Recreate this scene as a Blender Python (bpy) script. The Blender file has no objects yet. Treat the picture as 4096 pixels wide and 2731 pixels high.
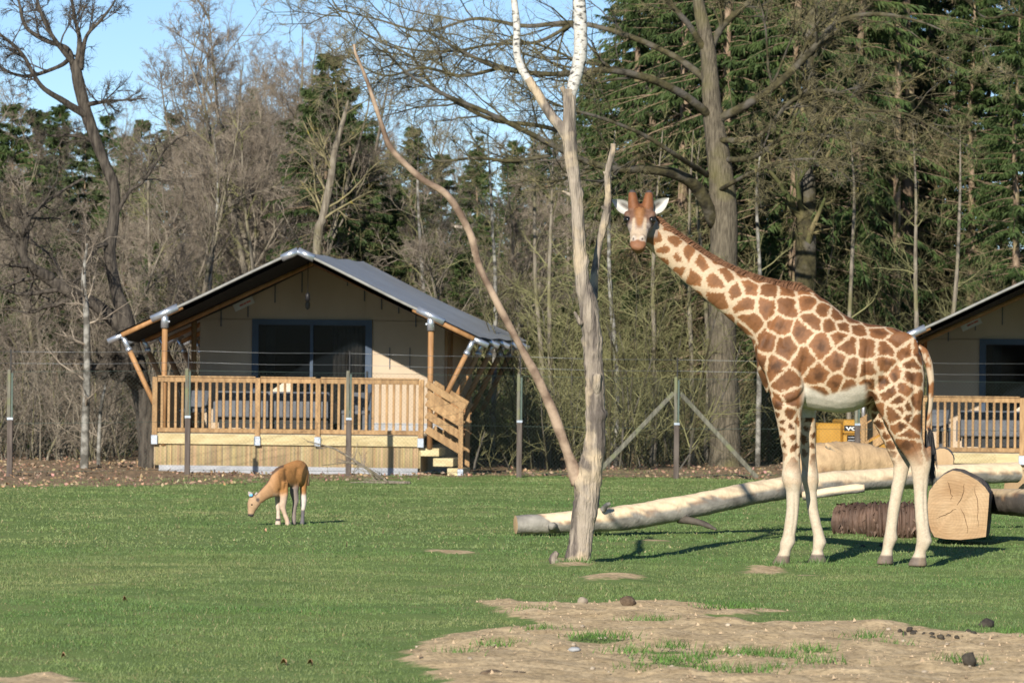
import bpy, bmesh, math, random
import numpy as np
from mathutils import Vector, Matrix, noise as mnoise

# ------------------------------------------------------------------ camera, sky, sun, exposure
SC = bpy.context.scene
COL = SC.collection
EYE = 2.0                 # camera height
FPX = 4600.0              # focal length in pixels of a 1024 px wide frame
HOR = 28.7                # horizon below the frame centre, in the same pixels
ROLL = math.radians(0.65)
cam_d = bpy.data.cameras.new('camera')
cam = bpy.data.objects.new('camera', cam_d)
COL.objects.link(cam)
cam_d.sensor_width = 36.0
cam_d.lens = FPX / 1024.0 * 36.0
cam_d.clip_start = 0.5
cam_d.clip_end = 5000.0
cam_d.dof.use_dof = True
cam_d.dof.focus_distance = 49.0
cam_d.dof.aperture_fstop = 6.5
cam.matrix_world = (Matrix.Translation((0, 0, EYE))
                    @ Matrix.Rotation(math.radians(90) + math.atan(HOR / FPX), 4, 'X')
                    @ Matrix.Rotation(ROLL, 4, 'Z'))
SC.camera = cam

SUN_DIR = Vector((0.62, 2.1, -1.0)).normalized()       # the way the light travels
SUN_EL = math.asin(-SUN_DIR.z)
world = bpy.data.worlds.new('World')
SC.world = world
world.use_nodes = True
wn = world.node_tree.nodes
wl = world.node_tree.links
for n in list(wn):
    wn.remove(n)
sky = wn.new('ShaderNodeTexSky')
sky.sky_type = 'NISHITA'
sky.sun_disc = False
sky.sun_elevation = SUN_EL
sky.sun_rotation = math.atan2(-SUN_DIR.x, -SUN_DIR.y)
sky.air_density = 1.0
sky.dust_density = 0.0
sky.altitude = 3500
sky.ozone_density = 3.5
bg = wn.new('ShaderNodeBackground')
bg.inputs['Strength'].default_value = 0.085
wout = wn.new('ShaderNodeOutputWorld')
wl.new(sky.outputs[0], bg.inputs['Color'])
wl.new(bg.outputs[0], wout.inputs['Surface'])

sun_d = bpy.data.lights.new('sun', 'SUN')
sun_d.energy = 5.0
sun_d.angle = math.radians(0.53)
sun_d.color = (1.0, 0.93, 0.82)
sun = bpy.data.objects.new('sun', sun_d)
COL.objects.link(sun)
sun.rotation_euler = SUN_DIR.to_track_quat('-Z', 'Y').to_euler()
sun.location = (-20, -60, 40)

SC.view_settings.view_transform = 'Standard'
SC.view_settings.look = 'None'
SC.view_settings.gamma = 1.0
SC.view_settings.exposure = 0.5
SC.view_settings.use_curve_mapping = False
SC.render.engine = 'CYCLES'
SC.cycles.max_bounces = 6
SC.cycles.transparent_max_bounces = 8
SC.cycles.use_denoising = True

# ------------------------------------------------------------------ helpers
CR, SR = math.cos(ROLL), math.sin(ROLL)

def at(nx, ny, Y):
    """photograph pixel (4096 wide) + distance -> point in the place"""
    u, v = (nx - 2048.0) / 4.0, (ny - 1365.5) / 4.0
    a, b = u * CR + v * SR, -u * SR + v * CR
    return np.array((a * Y / FPX, Y, EYE - (b - HOR) * Y / FPX))

def at2(px, py, Y):
    return at(px * 1.74150, py * 1.74150, Y)

def on_ground(nx, ny, z=0.0):
    u, v = (nx - 2048.0) / 4.0, (ny - 1365.5) / 4.0
    a, b = u * CR + v * SR, -u * SR + v * CR
    Y = (EYE - z) * FPX / (b - HOR)
    return np.array((a * Y / FPX, Y, z))

def tag(o, label=None, cat=None, group=None, kind=None):
    if label: o['label'] = label
    if cat: o['category'] = cat
    if group: o['group'] = group
    if kind: o['kind'] = kind
    return o

def link(name, data, parent=None, mat=None, loc=None, rot=None, scale=None):
    o = bpy.data.objects.new(name, data)
    COL.objects.link(o)
    if parent is not None: o.parent = parent
    if loc is not None: o.location = loc
    if rot is not None: o.rotation_euler = rot
    if scale is not None: o.scale = scale
    if mat is not None and data is not None and len(data.materials) == 0:
        data.materials.append(mat)
    return o

def empty(name, loc=(0, 0, 0), rz=0.0, parent=None):
    o = bpy.data.objects.new(name, None)
    COL.objects.link(o)
    o.empty_display_size = 0.2
    o.location = loc
    o.rotation_euler = (0, 0, rz)
    if parent: o.parent = parent
    return o

def copy_tree(o, parent=None):
    c = o.copy()
    COL.objects.link(c)
    if parent is not None: c.parent = parent
    for ch in list(o.children):
        copy_tree(ch, c)
    return c

def mesh_np(name, V, quads=None, tris=None, smooth=True):
    V = np.asarray(V, np.float32).reshape(-1, 3)
    me = bpy.data.meshes.new(name)
    idx, tot = [], []
    if quads is not None and len(quads):
        q = np.asarray(quads, np.int32).reshape(-1, 4)
        idx.append(q.ravel()); tot.append(np.full(len(q), 4, np.int32))
    if tris is not None and len(tris):
        t = np.asarray(tris, np.int32).reshape(-1, 3)
        idx.append(t.ravel()); tot.append(np.full(len(t), 3, np.int32))
    idx = np.concatenate(idx); tot = np.concatenate(tot)
    start = np.concatenate(([0], np.cumsum(tot)[:-1])).astype(np.int32)
    me.vertices.add(len(V)); me.vertices.foreach_set('co', V.ravel())
    me.loops.add(len(idx)); me.loops.foreach_set('vertex_index', idx)
    me.polygons.add(len(tot)); me.polygons.foreach_set('loop_start', start)
    try: me.polygons.foreach_set('loop_total', tot)
    except Exception: pass
    me.polygons.foreach_set('use_smooth', np.full(len(tot), smooth, bool))
    me.update(calc_edges=True)
    return me

def set_color(me, rgb, name='Col'):
    a = me.color_attributes.new(name, 'FLOAT_COLOR', 'POINT')
    rgb = np.asarray(rgb, np.float32)
    c = np.ones((len(me.vertices), 4), np.float32)
    c[:, :3] = rgb
    a.data.foreach_set('color', c.ravel())

def norm(v):
    v = np.asarray(v, float)
    return v / np.maximum(np.linalg.norm(v, axis=-1, keepdims=True), 1e-9)

class MB:
    """collects pieces of one mesh"""
    def __init__(self): self.v = []; self.q = []; self.t = []; self.n = 0
    def add(self, V, quads=None, tris=None):
        V = np.asarray(V, float).reshape(-1, 3)
        if quads is not None and len(quads): self.q.append(np.asarray(quads, np.int64).reshape(-1, 4) + self.n)
        if tris is not None and len(tris): self.t.append(np.asarray(tris, np.int64).reshape(-1, 3) + self.n)
        self.v.append(V); self.n += len(V)
    def box(self, lo, hi, M=None):
        x0, y0, z0 = lo; x1, y1, z1 = hi
        V = np.array([(x0,y0,z0),(x1,y0,z0),(x1,y1,z0),(x0,y1,z0),(x0,y0,z1),(x1,y0,z1),(x1,y1,z1),(x0,y1,z1)], float)
        if M is not None: V = V @ np.asarray(M)[:3, :3].T + np.asarray(M)[:3, 3]
        self.add(V, [(0,3,2,1),(4,5,6,7),(0,1,5,4),(1,2,6,5),(2,3,7,6),(3,0,4,7)])
    def tube(self, P, R, S=8, cap=True):
        """one tube along points with carried frames"""
        P = np.asarray(P, float); K = len(P)
        R = np.broadcast_to(np.asarray(R, float), (K,))
        T = norm(np.gradient(P, axis=0))
        u = np.cross(T[0], (0, 0, 1.0) if abs(T[0][2]) < .9 else (1.0, 0, 0)); u = u / np.linalg.norm(u)
        ang = np.arange(S) * 2 * math.pi / S
        rings = []
        for k in range(K):
            u = u - T[k] * np.dot(u, T[k]); u = u / np.linalg.norm(u)
            w = np.cross(T[k], u)
            rings.append(P[k] + R[k] * (np.cos(ang)[:, None] * u + np.sin(ang)[:, None] * w))
        V = np.concatenate(rings)
        q = []
        for k in range(K - 1):
            for s in range(S):
                a, b = k * S + s, k * S + (s + 1) % S
                q.append((a, b, b + S, a + S))
        t = []
        if cap:
            V = np.concatenate((V, P[:1], P[-1:])); c0, c1 = K * S, K * S + 1
            for s in range(S):
                t.append((c0, (s + 1) % S, s)); t.append((c1, (K - 1) * S + s, (K - 1) * S + (s + 1) % S))
        self.add(V, q, t)
    def tubes(self, P, R, S=3):
        """many thin tubes at once: P (N,K,3), R (N,K)"""
        N, K, _ = P.shape
        if N == 0: return
        d = norm(P[:, -1] - P[:, 0])
        ref = np.where(np.abs(d[:, 2:3]) < .9, np.array([[0, 0, 1.0]]), np.array([[1.0, 0, 0]]))
        u = norm(np.cross(d, ref)); w = np.cross(d, u)
        ang = np.arange(S) * 2 * math.pi / S
        off = np.cos(ang)[None, :, None] * u[:, None, :] + np.sin(ang)[None, :, None] * w[:, None, :]
        V = P[:, :, None, :] + R[:, :, None, None] * off[:, None, :, :]
        base = (np.arange(N) * K * S)[:, None, None]
        k = (np.arange(K - 1) * S)[None, :, None]; s = np.arange(S)[None, None, :]; s2 = (np.arange(S) + 1) % S
        a = base + k + s; b = base + k + s2[None, None, :]
        self.add(V.reshape(-1, 3), np.stack((a, b, b + S, a + S), -1).reshape(-1, 4))
    def loft(self, rings):
        """closed skin over rings of equal vertex count"""
        rings = [np.asarray(r, float) for r in rings]; S = len(rings[0]); K = len(rings)
        V = np.concatenate(rings + [rings[0].mean(0)[None], rings[-1].mean(0)[None]])
        q, t = [], []
        for k in range(K - 1):
            for s in range(S):
                a, b = k * S + s, k * S + (s + 1) % S
                q.append((a, b, b + S, a + S))
        for s in range(S):
            t.append((K * S, (s + 1) % S, s)); t.append((K * S + 1, (K - 1) * S + s, (K - 1) * S + (s + 1) % S))
        self.add(V, q, t)
    def mesh(self, name, smooth=True):
        return mesh_np(name, np.concatenate(self.v), np.concatenate(self.q) if self.q else None,
                       np.concatenate(self.t) if self.t else None, smooth)
    def build(self, name, mat, parent=None, smooth=True, **k):
        return link(name, self.mesh(name, smooth), parent, mat, **k)

# ------------------------------------------------------------------ materials
MATS = {}
def principled(name):
    m = bpy.data.materials.new(name); m.use_nodes = True
    nt = m.node_tree
    b = nt.nodes['Principled BSDF']
    MATS[name] = m
    return m, nt, b

def mat(name, col, col2=None, rough=0.75, nscale=6.0, stretch=(1, 1, 1), contrast=(0.35, 0.65), bump=0.0, bscale=None,
        spec=0.3, metal=0.0, detail=4.0, rnd=0.0, attr=None, coord='Object', col3=None, scale3=1.2, c3=(0.5, 0.6), transl=0.0):
    m, nt, b = principled(name)
    N, L = nt.nodes, nt.links
    b.inputs['Roughness'].default_value = rough
    b.inputs['Metallic'].default_value = metal
    if 'Specular IOR Level' in b.inputs: b.inputs['Specular IOR Level'].default_value = spec
    tc = N.new('ShaderNodeTexCoord'); mp = N.new('ShaderNodeMapping')
    mp.inputs['Scale'].default_value = stretch
    L.new(tc.outputs[coord], mp.inputs['Vector'])
    vec = mp.outputs[0]
    nz = N.new('ShaderNodeTexNoise'); nz.inputs['Scale'].default_value = nscale; nz.inputs['Detail'].default_value = detail
    L.new(vec, nz.inputs['Vector'])
    out = None
    if attr:
        at_ = N.new('ShaderNodeVertexColor'); at_.layer_name = attr
        mx = N.new('ShaderNodeMix'); mx.data_type = 'RGBA'; mx.blend_type = 'MULTIPLY'; mx.inputs[0].default_value = 1.0
        rp = N.new('ShaderNodeMapRange'); rp.inputs[1].default_value = .25; rp.inputs[2].default_value = .75
        rp.inputs[3].default_value = 1 - contrast[0]; rp.inputs[4].default_value = 1 + contrast[0]
        L.new(nz.outputs[0], rp.inputs[0])
        L.new(at_.outputs[0], mx.inputs[6]); L.new(rp.outputs[0], mx.inputs[7])
        out = mx.outputs[2]
    else:
        cr = N.new('ShaderNodeValToRGB')
        cr.color_ramp.elements[0].position, cr.color_ramp.elements[1].position = contrast
        cr.color_ramp.elements[0].color = (*col, 1)
        c2 = col2 if col2 else tuple(min(1, c * 1.35) for c in col)
        cr.color_ramp.elements[1].color = (*c2, 1)
        L.new(nz.outputs[0], cr.inputs[0]); out = cr.outputs[0]
    if col3:
        n3 = N.new('ShaderNodeTexNoise'); n3.inputs['Scale'].default_value = scale3; n3.inputs['Detail'].default_value = 5
        L.new(tc.outputs[coord], n3.inputs['Vector'])
        r3 = N.new('ShaderNodeMapRange'); r3.inputs[1].default_value, r3.inputs[2].default_value = c3
        L.new(n3.outputs[0], r3.inputs[0])
        m3 = N.new('ShaderNodeMix'); m3.data_type = 'RGBA'; m3.inputs[7].default_value = (*col3, 1)
        L.new(r3.outputs[0], m3.inputs[0]); L.new(out, m3.inputs[6]); out = m3.outputs[2]
    if rnd:
        oi = N.new('ShaderNodeObjectInfo'); rr = N.new('ShaderNodeMapRange')
        rr.inputs[3].default_value, rr.inputs[4].default_value = 1 - rnd, 1 + rnd
        L.new(oi.outputs['Random'], rr.inputs[0])
        mx = N.new('ShaderNodeMix'); mx.data_type = 'RGBA'; mx.blend_type = 'MULTIPLY'; mx.inputs[0].default_value = 1.0
        L.new(out, mx.inputs[6]); L.new(rr.outputs[0], mx.inputs[7]); out = mx.outputs[2]
    L.new(out, b.inputs['Base Color'])
    if bump:
        bn = nz
        if bscale:
            bn = N.new('ShaderNodeTexNoise'); bn.inputs['Scale'].default_value = bscale; bn.inputs['Detail'].default_value = 5
            L.new(vec, bn.inputs['Vector'])
        bp = N.new('ShaderNodeBump'); bp.inputs['Strength'].default_value = bump; bp.inputs['Distance'].default_value = 0.03
        L.new(bn.outputs[0], bp.inputs['Height']); L.new(bp.outputs[0], b.inputs['Normal'])
    if transl:
        tr = N.new('ShaderNodeBsdfTranslucent'); ms = N.new('ShaderNodeMixShader'); ms.inputs[0].default_value = transl
        L.new(out, tr.inputs['Color'])
        o_ = [n for n in N if n.type == 'OUTPUT_MATERIAL'][0]
        L.new(b.outputs[0], ms.inputs[1]); L.new(tr.outputs[0], ms.inputs[2]); L.new(ms.outputs[0], o_.inputs['Surface'])
    return m

mat('timber', (.25, .145, .062), (.40, .25, .115), rough=.65, nscale=5, stretch=(3, 3, .8), rnd=.14, bump=.15)
mat('timber_brown', (.26, .13, .05), (.38, .20, .085), rough=.7, nscale=5, stretch=(3, 3, .8), rnd=.12, bump=.15)
mat('pole', (.28, .145, .06), (.40, .22, .095), rough=.55, nscale=4, stretch=(3, 3, .5), rnd=.1)
mat('pale_timber', (.50, .41, .22), (.62, .53, .31), rough=.65, nscale=4, stretch=(1, 3, 3), rnd=.05)
mat('deck_board', (.30, .25, .18), (.40, .34, .25), rough=.7, nscale=4)
mat('reed', (.4, .3, .15), attr='Col', rough=.6, nscale=3, contrast=(.15, 0))
mat('plinth', (.30, .31, .33), (.38, .39, .41), rough=.8, nscale=3)
mat('galvanised', (.50, .54, .60), (.62, .66, .72), rough=.3, nscale=14, metal=.75, spec=.5)
mat('steel_dull', (.30, .31, .33), (.4, .41, .43), rough=.5, metal=.6, nscale=10)
mat('canvas_beige', (.42, .33, .235), (.50, .395, .285), rough=.85, nscale=1.1, bump=.5, bscale=2.2, stretch=(1, 1, .5))
mat('canvas_roof', (.25, .265, .285), (.30, .315, .335), rough=.42, nscale=1.5, spec=.45, bump=.06)
mat('shade_black', (.012, .012, .012), (.018, .018, .018), rough=.9)  # near-black colour standing in for the shade under the tent roof
mat('roof_trim', (.20, .20, .185), (.27, .27, .25), rough=.55, nscale=5)
mat('door_frame', (.035, .055, .09), (.045, .07, .11), rough=.4, nscale=4)
mat('curtain', (.30, .27, .23), (.38, .35, .31), rough=.9, nscale=8)
mat('furniture_grey', (.085, .092, .108), (.12, .128, .145), rough=.6, nscale=6)
mat('black_plastic', (.012, .012, .013), (.02, .02, .022), rough=.5, nscale=8)
mat('cream_cloth', (.62, .52, .40), (.68, .58, .46), rough=.9, nscale=8)
mat('sign_white', (.55, .54, .50), (.62, .61, .57), rough=.7, nscale=10)
mat('sign_red', (.40, .10, .07), rough=.7)
mat('loader_yellow', (.38, .20, .03), (.46, .25, .04), rough=.45, nscale=3, spec=.4, col3=(.42, .24, .06), scale3=3, c3=(.55, .8))
mat('letter_white', (.8, .8, .78), (.82, .82, .8), rough=.6)
mat('fence_wood', (.10, .095, .075), (.19, .18, .14), rough=.85, nscale=7, stretch=(3, 3, .4), bump=.3, col3=(.16, .17, .09), scale3=4, c3=(.5, .65))
mat('fence_wood_dark', (.07, .055, .048), (.12, .10, .085), rough=.85, nscale=7, stretch=(3, 3, .4), bump=.3)
mat('wire', (.22, .23, .23), (.3, .31, .31), rough=.5, metal=.5)
mat('mesh_wire', (.06, .09, .075), (.08, .11, .09), rough=.6)
g, nt, b = principled('glass')
b.inputs['Base Color'].default_value = (.006, .008, .010, 1)
b.inputs['Roughness'].default_value = .04
b.inputs['Alpha'].default_value = .55
b.inputs['Specular IOR Level'].default_value = .08
mat('bark_grey', (.12, .10, .075), (.25, .22, .17), rough=.9, nscale=10, stretch=(2, 2, .35), bump=.7, bscale=22, col3=(.14, .135, .05), scale3=1.0, c3=(.52, .68))
mat('bark_oak', (.062, .052, .036), (.165, .14, .10), rough=.9, nscale=16, stretch=(2.2, 2.2, .28), bump=1.0, bscale=26, col3=(.14, .13, .045), scale3=.6, c3=(.55, .72))
mat('bark_moss', (.022, .019, .012), (.115, .10, .045), rough=.95, nscale=5, bump=.9, bscale=16, rnd=.12, detail=8, contrast=(.3, .7), col3=(.10, .09, .075), scale3=2.5, c3=(.48, .62))
mat('twig_dark', (.05, .042, .034), (.13, .11, .085), rough=.9, nscale=3.0)
mat('twig_brown', (.13, .105, .08), (.29, .245, .19), rough=.9, nscale=3.0, rnd=.25)
mat('twig_olive', (.12, .118, .05), (.265, .255, .12), rough=.9, nscale=2.5, rnd=.2)
mat('twig_lichen', (.12, .105, .055), (.28, .245, .135), rough=.9, nscale=3.0, col3=(.30, .25, .06), scale3=5, c3=(.6, .7))
mat('bark_dark', (.028, .023, .019), (.10, .085, .068), rough=.9, nscale=9, stretch=(2, 2, .4), bump=.8, bscale=20)
mat('birch', (.09, .083, .07), (.27, .26, .23), rough=.8, nscale=5, stretch=(1, 1, 1.2), contrast=(.42, .58), bump=.4, detail=8)
mat('needles', (.026, .052, .015), (.085, .125, .035), rough=.7, nscale=2.2, rnd=.22, transl=.15, contrast=(.3, .7))
mat('needles_pine', (.03, .05, .018), (.075, .10, .035), rough=.7, nscale=2.0, rnd=.2, transl=.15)
mat('dead_needle', (.14, .115, .055), (.26, .215, .11), rough=.95, nscale=2.0, rnd=.25, col3=(.07, .085, .028), scale3=.8, c3=(.45, .6))
mat('trunk_spruce', (.14, .095, .06), (.27, .20, .14), rough=.9, nscale=9, stretch=(2, 2, .5), bump=.6, rnd=.25, col3=(.16, .15, .06), scale3=1.2, c3=(.5, .65))
mat('leaf_evergreen', (.03, .06, .015), (.06, .11, .03), rough=.5, nscale=4, transl=.2)
# ------------------------------------------------------------------ the ground
rng = np.random.default_rng(7)

def fbm(x, y, s=1.0, seed=0.0, octv=4):
    """cheap smooth noise on arrays, about -1..1"""
    x = np.asarray(x, float) * s; y = np.asarray(y, float) * s
    r = np.zeros(np.broadcast(x, y).shape); a = 1.0; tot = 0
    for k in range(octv):
        c, s_ = math.cos(1.3 * k + seed), math.sin(1.3 * k + seed)
        u = (c * x - s_ * y) * 1.93 ** k; v = (s_ * x + c * y) * 1.93 ** k
        r += a * (np.sin(u + 1.7 * np.sin(.83 * v + seed + k)) * np.sin(v * 1.13 + 1.3 * np.sin(.71 * u + 2.1 * k + seed)))
        tot += a; a *= .6
    return r / tot * 1.5

def in_poly(x, y, poly):
    x = np.asarray(x, float); y = np.asarray(y, float)
    r = np.zeros(x.shape, bool); n = len(poly)
    for i in range(n):
        x0, y0 = poly[i][:2]; x1, y1 = poly[(i + 1) % n][:2]
        c = ((y0 > y) != (y1 > y)) & (x < (x1 - x0) * (y - y0) / (y1 - y0 + 1e-12) + x0)
        r ^= c
    return r

DIRT = [[on_ground(*p) for p in poly] for poly in (
    [(1590, 2612), (1720, 2560), (1990, 2528), (2210, 2512), (2080, 2470), (1930, 2412), (1870, 2396), (2060, 2402), (2330, 2418), (2600, 2420),
     (2900, 2420), (3130, 2438), (3010, 2462), (2840, 2478), (2960, 2498), (3200, 2502), (3500, 2498), (3740, 2530), (4096, 2545), (4700, 2540),
     (4700, 2900), (1850, 2900), (1760, 2700), (1660, 2640)],
    [(2330, 2320), (2440, 2300), (2590, 2306), (2560, 2325), (2440, 2334), (2350, 2330)],
    [(1660, 2208), (1760, 2206), (1890, 2218), (1880, 2228), (1760, 2222)],
    [(2540, 2172), (2620, 2166), (2690, 2174), (2600, 2182)],
    [(2900, 2286), (3050, 2270), (3180, 2276), (3060, 2292)],
    [(3180, 2296), (3300, 2288), (3260, 2302)],
    [(2190, 2262), (2240, 2244), (2330, 2244), (2385, 2256), (2360, 2272), (2260, 2276)],
    [(-60, 2700), (60, 2706), (260, 2722), (420, 2745), (-60, 2790)],
)]
TUFTS = [on_ground(x, y) for x, y in ((2520, 2620), (2640, 2650), (2720, 2660), (2800, 2640), (2960, 2625), (3050, 2630), (3150, 2640), (2580, 2690), (3000, 2700), (2460, 2560),
         (2560, 2500), (2640, 2495), (3540, 2595), (3250, 2610), (3830, 2655), (2350, 2560), (1830, 2630), (1990, 2590), (2880, 2440), (2960, 2445), (2150, 2455), (3300, 2660), (2180, 2530), (2700, 2600),
         (3120, 2690), (2850, 2690), (3470, 2560), (4050, 2545))]

def dirt_mask(x, y):
    wx = x + .16 * fbm(x, y, 2.6, 1.0); wy = y + .34 * fbm(x, y, 2.0, 4.0)
    m = np.zeros(np.shape(x), bool)
    for p in DIRT: m |= in_poly(wx, wy, p)
    for t in TUFTS:
        rr = 0.10 + .06 * math.sin(t[0] * 13 + t[1] * 7)
        m &= ~(((wx - t[0]) / 1.3) ** 2 + ((wy - t[1]) / 1.1) ** 2 < rr ** 2)
    return m

def litter_edge(x):
    """distance where the lawn ends and leaf litter begins"""
    x = np.asarray(x, float)
    return np.interp(x, [-60, -9, -6, -3, 0, 2, 5, 9, 60], [70, 74, 77.5, 82, 86, 87.5, 86.5, 86, 86]) + .5 * fbm(x, x * 0, 1.1, 2.0)

def hill(x, y):
    t = np.clip((np.asarray(y, float) - 108) / 62, 0, 1)
    return 6.2 * t * t * (3 - 2 * t)

def ground_z(x, y):
    x = np.asarray(x, float); y = np.asarray(y, float)
    far = np.clip((y - 72) / 12, 0, 1)
    z = .028 * fbm(x, y, .5, 3.0) + .008 * fbm(x, y, 2.2, 1.0) + .035 * far * fbm(x, y, .7, 5.0)
    return z + hill(x, y)

xs = np.unique(np.concatenate((np.arange(-10.5, 10.5, .1), -10.5 - np.geomspace(.4, 1500, 26), 10.5 + np.geomspace(.4, 1500, 26))))
ys = np.unique(np.concatenate((np.arange(27, 42, .07), np.arange(42, 97, .2), np.array([-600, -200, -60, -20, 0, 8, 14, 18, 21, 22.5, 24, 25, 26]), 97 + np.geomspace(.4, 1900, 40))))
GX, GY = np.meshgrid(xs, ys)
GZ = ground_z(GX, GY)
DM = dirt_mask(GX, GY).astype(float)
DMs = DM.copy()
for _ in range(3):
    DMs = (DMs + np.roll(DMs, 1, 0) + np.roll(DMs, -1, 0) + np.roll(DMs, 1, 1) + np.roll(DMs, -1, 1)) / 5
GZ += DMs * (.028 * fbm(GX, GY, 2.6, 1.5) + .018 * fbm(GX, GY, 8.0, .5) + .008 * fbm(GX, GY, 21.0, 2.5)) + .03 * DMs
LM = np.clip((GY - litter_edge(GX)) / .8 + .4 * fbm(GX, GY, 2.2, 8.0), 0, 1)
nx_, ny_ = len(xs), len(ys)
ii = (np.arange(ny_ - 1)[:, None] * nx_ + np.arange(nx_ - 1)[None, :]).ravel()
gm = mesh_np('ground', np.stack((GX, GY, GZ), -1).reshape(-1, 3), np.stack((ii, ii + 1, ii + 1 + nx_, ii + nx_), -1))
set_color(gm, np.stack((DMs.ravel(), LM.ravel(), np.zeros(GX.size)), -1), 'mask')
m, nt, b = principled('ground')
N, L = nt.nodes, nt.links
b.inputs['Roughness'].default_value = .95; b.inputs['Specular IOR Level'].default_value = .1
tc = N.new('ShaderNodeTexCoord')
def gnoise(scale, detail=5):
    n = N.new('ShaderNodeTexNoise'); n.inputs['Scale'].default_value = scale; n.inputs['Detail'].default_value = detail
    L.new(tc.outputs['Object'], n.inputs['Vector']); return n
def gramp(src, stops):
    r = N.new('ShaderNodeValToRGB'); e = r.color_ramp.elements
    e[0].position, e[0].color = stops[0][0], (*stops[0][1], 1); e[1].position, e[1].color = stops[-1][0], (*stops[-1][1], 1)
    for p, c in stops[1:-1]:
        x = e.new(p); x.color = (*c, 1)
    L.new(src.outputs[0], r.inputs[0]); return r
ga = gramp(gnoise(1.1), [(.3, (.11, .165, .046)), (.55, (.145, .205, .062)), (.75, (.20, .21, .085))])
gd = gramp(gnoise(3.5), [(.25, (.34, .25, .142)), (.5, (.48, .365, .215)), (.75, (.60, .465, .285))])
gd2 = gramp(gnoise(26, 10), [(.32, (.62, .62, .62)), (.5, (1.0, 1.0, 1.0)), (.7, (1.18, 1.18, 1.18))])
gdm = N.new('ShaderNodeMix'); gdm.data_type = 'RGBA'; gdm.blend_type = 'MULTIPLY'; gdm.inputs[0].default_value = 1
L.new(gd.outputs[0], gdm.inputs[6]); L.new(gd2.outputs[0], gdm.inputs[7])
gl = gramp(gnoise(9), [(.3, (.11, .08, .05)), (.5, (.22, .16, .10)), (.62, (.34, .23, .14)), (.8, (.13, .14, .055))])
vc = N.new('ShaderNodeVertexColor'); vc.layer_name = 'mask'
sp = N.new('ShaderNodeSeparateColor'); L.new(vc.outputs[0], sp.inputs[0])
m1 = N.new('ShaderNodeMix'); m1.data_type = 'RGBA'
edn = gnoise(9, 6); ea = N.new('ShaderNodeMath'); ea.operation = 'ADD'; L.new(sp.outputs[0], ea.inputs[0]); L.new(edn.outputs[0], ea.inputs[1])
em_ = N.new('ShaderNodeMapRange'); em_.inputs[1].default_value = .86; em_.inputs[2].default_value = 1.12; L.new(ea.outputs[0], em_.inputs[0])
L.new(em_.outputs[0], m1.inputs[0]); L.new(ga.outputs[0], m1.inputs[6]); L.new(gdm.outputs[2], m1.inputs[7])
m2 = N.new('ShaderNodeMix'); m2.data_type = 'RGBA'
L.new(sp.outputs[1], m2.inputs[0]); L.new(m1.outputs[2], m2.inputs[6]); L.new(gl.outputs[0], m2.inputs[7])
L.new(m2.outputs[2], b.inputs['Base Color'])
bp = N.new('ShaderNodeBump'); bp.inputs['Strength'].default_value = .5; bp.inputs['Distance'].default_value = .012
L.new(gnoise(22, 8).outputs[0], bp.inputs['Height'])
L.new(bp.outputs[0], b.inputs['Normal'])
ground = link('ground', gm, None, m)
tag(ground, 'mown green paddock with bare sandy soil and leaf litter at the fence', kind='structure')

# grass blades
def blades(n, y0, y1, h0, h1, w, seed):
    r = np.random.default_rng(seed)
    y = np.sqrt(r.uniform(y0 ** 2, y1 ** 2, n)); x = r.uniform(-.136, .136, n) * y
    keep = ~(dirt_mask(x, y) & (r.random(n) > .012)) & ~(dirt_mask(x + r.normal(0, .10, n), y + r.normal(0, .22, n)) & (r.random(n) < .75))
    ed = litter_edge(x)
    keep &= (y < ed - .3) | (r.random(n) < np.clip(1.0 - (y - ed) / 6.0, 0, 1) * .5)
    dens = .62 + .45 * fbm(x, y, 1.6, 2.0) + .3 * fbm(x, y, 5, 1.0)
    keep &= r.random(n) < dens + .25
    x, y = x[keep], y[keep]; n = len(x)
    z = ground_z(x, y) - .004
    h = r.uniform(h0, h1, n) * np.clip(1 + .55 * fbm(x, y, 2.3, 6.0) + .45 * fbm(x, y, 8.0, 2.0, 2), .35, 3) * np.where(r.random(n) < .06, 1.7, 1)
    a = r.uniform(0, 2 * math.pi, n); lean = r.uniform(.1, 1.1, n) * h
    la = r.uniform(0, 2 * math.pi, n)
    p = np.stack((x, y, z), -1); s = np.stack((np.cos(a), np.sin(a), 0 * a), -1) * (w * r.uniform(.6, 1.4, n))[:, None]
    t = p + np.stack((np.cos(la) * lean, np.sin(la) * lean, h), -1)
    V = np.stack((p - s, p + s, t), 1)
    patch = fbm(x, y, .55, 9.0) + .5 * fbm(x, y, .23, 3.0); clump = fbm(x, y, 7.0, 4.0, 2); fine = r.normal(0, .12, n)
    c = np.stack((.178 + .050 * patch + .014 * clump, .244 + .022 * patch + .018 * clump, .084 + .020 * patch), -1) * (1 + fine)[:, None]
    dry = r.random(n) < .055
    c[dry] = np.array((.34, .29, .15)) * r.uniform(.6, 1.3, (dry.sum(), 1))
    return V.reshape(-1, 3), np.repeat(np.clip(c, .004, 1), 3, 0)
vt = []; ct = []
_r = np.random.default_rng(77)
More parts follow.
